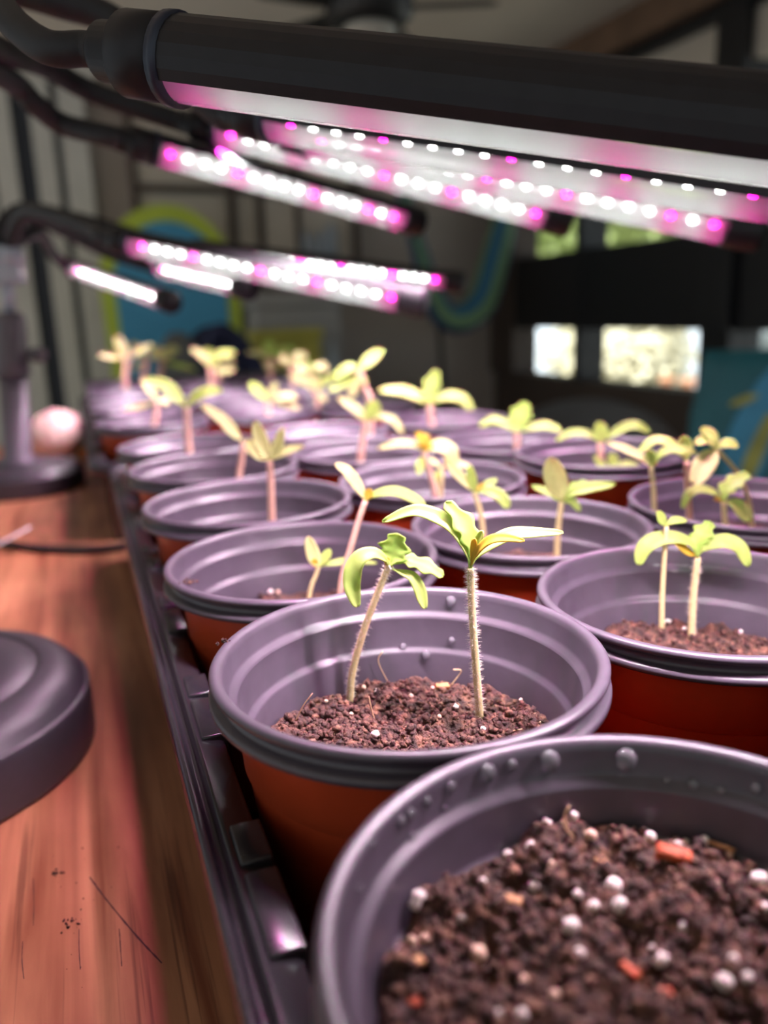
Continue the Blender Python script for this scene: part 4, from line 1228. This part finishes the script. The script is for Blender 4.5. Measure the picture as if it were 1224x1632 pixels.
# ================================================================== GROW LIGHTS
def led_src(parent):
    vs, fs = [], []
    n = 10
    for i in range(n):
        a = 2 * math.pi * i / n; vs.append((0.0017 * math.cos(a), 0.0017 * math.sin(a), 0.0))
    for i in range(n):
        a = 2 * math.pi * i / n; vs.append((0.0012 * math.cos(a), 0.0012 * math.sin(a), -0.0012))
    fs = [(i, n + i, n + (i + 1) % n, (i + 1) % n) for i in range(n)] + [tuple(range(n, 2 * n))]
    return vs, fs
LEDM = {}
RT = 0.0105       # tube radius
def light_tube(root, p0, p1, face, pitch=0.0116, first=0, watt=1.0):
    """p0 cable end, p1 far end, face = direction the LEDs look"""
    ax = (p1 - p0).normalized(); L = (p1 - p0).length
    dn = (face - ax * face.dot(ax)).normalized(); sd = ax.cross(dn)
    mw = Matrix((ax, sd, -dn)).transposed().to_4x4(); mw.translation = p0 - root.location
    # housing: ribbed upper half, local x along the tube, -z the lit side
    arc = []
    n = 26
    for i in range(n + 1):
        a = math.radians(-12 + 204 * i / n)
        r = RT * (1.0 if i % 2 == 0 else 0.99)
        arc.append((r * math.cos(a), r * math.sin(a)))
    arc += [(-RT * 0.80, -RT * 0.14), (-RT * 0.74, 0.0), (RT * 0.74, 0.0), (RT * 0.80, -RT * 0.14)]
    m = len(arc)
    vs = [(x, a, b) for x in (0.0, L) for a, b in arc]
    fs = [(i, (i + 1) % m, m + (i + 1) % m, m + i) for i in range(m)] + [tuple(range(m))[::-1], tuple(range(m, 2 * m))]
    h = mk('light_tube', vs, fs, 'black_plastic', root, smooth=False); h.matrix_local = mw
    # clear cover: lower half
    vs, fs = [], []
    nn = 16; nx = 12
    for j in range(nx + 1):
        for i in range(nn + 1):
            a = math.radians(190 + 160 * i / nn)
            vs.append((0.0006 + (L - 0.0012) * j / nx, RT * 0.95 * math.cos(a), RT * 0.95 * math.sin(a)))
    for j in range(nx):
        for i in range(nn):
            fs.append((j * (nn + 1) + i, j * (nn + 1) + i + 1, (j + 1) * (nn + 1) + i + 1, (j + 1) * (nn + 1) + i))
    cv = mk('clear_cover', vs, fs, 'cover', h)
    cv['label'] = 'clear plastic half-round cover'
    v, f = box(0.002, L - 0.002, -RT * 0.72, RT * 0.72, -0.0006, -0.00005)
    mk('led_board', v, f, 'board_led', h, smooth=False)
    # LEDs, one pink after three or four white
    pinks = []; k = 0; x = 0.009; pat = [1, 0, 0, 0, 1, 0, 0, 0, 0]
    while x < L - 0.006:
        pink = pat[(k + first) % 9] or x + pitch >= L - 0.006
        nm = 'led_pink' if pink else 'led_white'
        if nm not in LEDM:
            o = mk('led_bead', *led_src(h), nm, h); LEDM[nm] = o
        else:
            o = link_copy(LEDM[nm], h, 'led_bead')
        o.matrix_local = Matrix.Translation((x, 0, -0.0007))
        o['label'] = 'glowing pink LED' if pink else 'glowing white LED'
        if pink:
            pinks.append(x)
        x += pitch; k += 1
    # the light the LEDs throw down
    def strip(nm, x_, len_, wd_, watt, col):
        ld = bpy.data.lights.new(nm, 'AREA'); ld.shape = 'RECTANGLE'; ld.size = len_; ld.size_y = wd_
        ld.energy = watt; ld.color = col; ld.spread = math.radians(120)
        lo = bpy.data.objects.new(nm, ld); COL.objects.link(lo); lo.parent = h
        xx = ax; zz = (Vector((0, 0, 1)) - ax * ax.z).normalized(); yy = zz.cross(xx)
        wm = Matrix((xx, yy, zz)).transposed().to_4x4(); wm.translation = p0 + ax * x_ - zz * (RT * 1.06)
        lo.matrix_local = mw.inverted() @ Matrix.Translation(-root.location) @ wm
    strip('led_light', L / 2, L - 0.02, 0.005, watt * TUBE_WATT * L / 0.23, (0.93, 1.0, 0.95))
    for x_ in pinks:
        strip('pink_led_light', x_, 0.012, 0.004, watt * PINK_WATT, (1.0, 0.03, 0.66))
    # end cap
    v, f = lathe([(0, 0), (RT * 1.03, 0), (RT * 1.05, 0.001), (RT * 1.05, 0.016), (RT * 0.95, 0.018), (0, 0.0182)], 28)
    v = [(L + z + 0.0002, x_, y_) for x_, y_, z in v]
    mk('end_cap', v, f, 'black_plastic', h)
    # cable-side collar, seal and neck
    v, f = lathe([(0, 0), (RT * 1.06, 0), (RT * 1.06, -0.003), (0, -0.003)], 28)
    mk('seal_ring', [(z - 0.0002, x_, y_) for x_, y_, z in v], f, 'blue_ring', h)
    v, f = lathe([(0, -0.0033), (RT * 0.99, -0.0033), (RT * 0.99, -0.0165), (RT * 0.86, -0.018), (RT * 0.72, -0.0185), (RT * 0.70, -0.025), (RT * 0.62, -0.026), (0, -0.026)], 28)
    mk('connector', [(z, x_, y_) for x_, y_, z in v], f, 'black_plastic', h)
    return p0 - ax * 0.0255, ax

LEAN = 0.0
def leaned(v, H, lean):
    return [Vector(p) + _R0 * (lean * (p[2] - H)) for p in v]
def base_and_pole(root, R, H, ztop, lean=0.0):
    v, f = lathe([(0, 0), (R * 0.97, 0), (R * 0.995, 0.001), (R, 0.003), (R, H * 0.60), (R, H * 0.68), (R * 0.995, H * 0.695), (R * 0.978, H * 0.70), (R * 0.972, H * 0.71), (R * 0.955, H * 0.79), (R * 0.90, H * 0.90), (R * 0.82, H * 0.965), (R * 0.75, H * 0.985),
                  (R * 0.745, H * 0.985), (R * 0.735, H * 0.955), (R * 0.715, H * 0.955), (R * 0.705, H * 0.988), (R * 0.50, H), (R * 0.495, H), (R * 0.485, H * 0.965), (R * 0.465, H * 0.965), (R * 0.455, H), (R * 0.2, H), (0, H)], 128)
    b = mk('base', v, f, 'satin_black', root)
    z1 = H + 0.095
    v, f = lathe([(0, H), (0.019, H), (0.0165, H + 0.004), (0.0135, H + 0.008), (0.0135, z1), (0, z1)], 32); mk('pole', leaned(v, H, lean), f, 'pole', root)
    v, f = lathe([(0.0136, z1 - 0.008), (0.0165, z1 - 0.008), (0.0165, z1 - 0.002), (0.0148, z1 - 0.001), (0.0165, z1), (0.0165, z1 + 0.004), (0.0155, z1 + 0.005), (0.0150, z1 + 0.045), (0.0120, z1 + 0.052), (0.006, z1 + 0.054), (0.0, z1 + 0.054)], 32); mk('collar', leaned(v, H, lean), f, 'pole', root)
    v, f, u = tube([(0.0152, 0, z1 + 0.012), (0.020, 0, z1 + 0.012), (0.0205, 0, z1 + 0.012), (0.031, 0, z1 + 0.012), (0.033, 0, z1 + 0.012)], [0.004, 0.004, 0.0075, 0.0075, 0.005], 16)
    k = mk('clamp_knob', v, f, 'pole', root); k.rotation_euler = (0, 0, -YAW); k.location = _R0 * (lean * (z1 - H + 0.012))
    v, f, u = tube([(0, 0, z1 + 0.053), (0, 0, ztop - 0.012)], 0.006, 16); mk('rod', leaned(v, H, lean), f, 'silver', root)
    return z1

def lamp(root, clamp_z, tubes, label, watt=1.0):
    """tubes: list of (p0, p1, face, first, [gooseneck via points], start offset)"""
    top = root.location + Vector((0, 0, clamp_z)) + _R0 * (LEAN * (clamp_z - 0.027))
    v, f = box(-0.014, 0.014, -0.012, 0.012, clamp_z - 0.0175, clamp_z + 0.0175, 0.002)
    cl = mk('clamp_block', v, f, 'silver', root); cl.rotation_euler = (0, 0, -YAW * 0.5); cl.location = _R0 * (LEAN * (clamp_z - 0.027))
    for p0, p1, face, first, via, so in tubes:
        q, ax = light_tube(root, p0, p1, face.normalized(), first=first, watt=watt)
        s = top + Vector(so)
        pts = [s, s + Vector((0, 0, 0.018))] + via + [q - ax * 0.006, q + ax * 0.001]
        cp = catmull(pts, 8)
        v, f, u = tube([p - root.location for p in cp], 0.0044 if via and depth_of(p0) < 0.25 else 0.0068, 14)
        mk('gooseneck', v, f, 'rubber', root)
        v, f = lathe([(0, 0), (0.0085, 0), (0.0085, 0.014), (0.0070, 0.016), (0, 0.016)], 18)
        fe = mk('ferrule', v, f, 'silver', root); fe.location = s - root.location
    tag(root, label, 'grow light')

# near lamp
LA = empty('grow_light', (-0.077, 0.327, 0.0))
base_and_pole(LA, 0.068, 0.034, 0.255)
TS = 0.86
def at_(px, py, d_): return at(px, py, d_ * TS)
def tow(px, py, d_, k):          # LED facing: down, tipped toward the viewer by k
    q = at_(px, py, d_); v = (CAMP - q); v.z = 0; v.normalize(); return Vector((0, 0, -1)) + v * k
t1a, t1b = at_(290, 97, 0.236), at_(1224, 210, 0.183)
t1b = t1a + (t1b - t1a).normalized() * 0.27
T = [
    (t1a, t1b, tow(700, 150, 0.22, -0.5), 0, [at_(-60, -60, 0.30), at_(15, 30, 0.26), at_(75, 75, 0.247)], (0.008, -0.004, 0.0)),
    (at_(437, 190, 0.42), at_(1240, 312, 0.335), tow(800, 250, 0.4, -0.02), 0, [at_(-20, -30, 0.40), at_(90, 2, 0.42), at_(190, 40, 0.43)], (0.0, -0.008, 0.0)),
    (at_(492, 222, 0.565), at_(1160, 360, 0.50), tow(800, 300, 0.55, 0.42), 0, [at_(60, -30, 0.50), at_(200, 60, 0.56), at_(300, 150, 0.575)], (0.009, 0.006, 0.0)),
    (at_(347, 208, 0.615), at_(868, 342, 0.625), tow(600, 280, 0.6, 0.48), 0, [at_(0, 78, 0.50), at_(70, 104, 0.56), at_(150, 148, 0.60)], (0.0, 0.010, 0.0)),
    (at_(250, 238, 0.60), at_(640, 347, 0.72), tow(450, 300, 0.6, 0.5), 0, [at_(0, 118, 0.52), at_(55, 165, 0.56), at_(100, 198, 0.585)], (-0.009, 0.004, 0.0)),
]
lamp(LA, 0.268, T, 'near grow light with a round black base and long LED tubes over the front tray')

# far lamp
LB = empty('grow_light', (-0.0645, 0.885, 0.0))
base_and_pole(LB, 0.0625, 0.027, 0.219, 0.085)
T = [
    (at_(122, 430, 1.10), at_(262, 478, 0.88), tow(200, 450, 1.0, 3.0), 0, [at_(60, 370, 0.95), at_(85, 405, 1.05)], (0.008, 0.006, 0.0)),
    (at_(212, 388, 0.73), at_(640, 475, 0.66), tow(420, 440, 0.7, 0.62), 0, [at_(40, 338, 0.83), at_(100, 348, 0.79), at_(150, 368, 0.76)], (0.006, -0.008, 0.0)),
    (at_(258, 428, 1.0), at_(384, 456, 0.78), tow(320, 440, 0.9, 3.0), 0, [at_(35, 342, 0.90), at_(110, 372, 0.96), at_(180, 405, 1.0)], (-0.004, 0.008, 0.0)),
    (at_(330, 398, 1.04), at_(712, 447, 0.96), tow(560, 430, 1.0, 0.55), 0, [at_(30, 335, 0.90), at_(110, 345, 0.98), at_(220, 375, 1.03)], (-0.010, -0.004, 0.0)),
]
LEAN = 0.085
lamp(LB, 0.219, T, 'far grow light with grey pole and short-looking LED tubes over the far tray', 0.85)

# ================================================================== SMALL THINGS ON THE TABLE
P = [on_z(x, y, 0.0) for x, y in ((-420, 846), (-200, 850), (-60, 864), (0, 872), (60, 880), (120, 883), (170, 881), (205, 876))]
P += [Vector((P[-1].x + 0.0, P[-1].y, 0))]
pp = [q + Vector((0, 0, 0.0032)) for q in P[:-1]]
v, f, u = tube(catmull(pp, 8), 0.003, 10)
o = mk('power_cord', v, f, 'rubber'); tag(o, 'black power cord lying across the table before the far lamp base', 'cord')
a = on_z(-30, 882, 0.002); b_ = at(47, 841, depth_of(a) + 0.005)
v, f = box(-0.004, 0.004, 0.0, (b_ - a).length, -0.0005, 0.0005, 0.0003)
o = mk('plant_stake', v, f, 'label_white')
q = (b_ - a).to_track_quat('Y', 'Z'); o.matrix_world = Matrix.Translation(a) @ q.to_matrix().to_4x4()
tag(o, 'thin pale plastic plant stake sticking up behind the cord', 'stake')
v, f = icos(3, 2, 0.03)
c_ = at(91, 690, 0.99); r_ = 0.034
o = mk('round_gourd', [Vector((q.x, q.y, q.z * 0.92)) * r_ for q in v], f, 'egg_pink'); o.location = (c_.x, c_.y, r_ * 0.90)
tag(o, 'pale pink rounded ball behind the far lamp base', 'ball')
c_ = on_z(142, 728, 0.0)
v, f = lathe([(0, 0), (0.009, 0), (0.009, 0.011), (0.0075, 0.0125), (0, 0.0125)], 20)
o = mk('bottle_cap', v, f, 'orange'); o.location = (c_.x - 0.004, c_.y, 0); tag(o, 'small orange cap between the lamp base and the far tray', 'cap')
def crumbs_at(px, py, n, spread, label):
    c = on_z(px, py, 0.0)
    pts = [Vector((rng.normal() * spread, rng.normal() * spread * 1.3, 0.0003)) for _ in range(n)]
    o = mk('soil_crumbs', *crumb_mesh(pts, [0.00012 + (0.0005 if spread < 0.005 else 0.00015) * rng.random() ** 2 for _ in range(n)], n), 'soil', smooth=False)
    o.location = c; o['kind'] = 'stuff'; tag(o, label, 'crumbs')
crumbs_at(90, 1393, 14, 0.0009, 'small pinch of soil crumbs on the table near the long scratch')
crumbs_at(112, 1470, 22, 0.0013, 'wider scatter of soil crumbs on the table left of the long scratch')
crumbs_at(150, 1440, 26, 0.012, 'fine specks of soil strewn over the orange table')
def rim_crumbs(key, px, py, n, label, sp=0.0011):
    c = on_z(px, py, POTS[key].z + 0.0001)
    pts = [Vector((rng.normal() * sp, rng.normal() * sp, 0.0001)) for _ in range(n)]
    o = mk('soil_crumbs', *crumb_mesh(pts, [0.0002 + 0.0005 * rng.random() for _ in range(n)], n), 'soil', smooth=False)
    o.location = c; o['kind'] = 'stuff'; tag(o, label, 'crumbs')
rim_crumbs(('a', 0, 2), 302, 927, 16, 'brown soil crumbs on the rim of the pot by the tray edge')
rim_crumbs(('a', 0, 1), 361, 1023, 8, 'tiny tan crumb on the rim of the sharp seedlings pot', 0.0007)
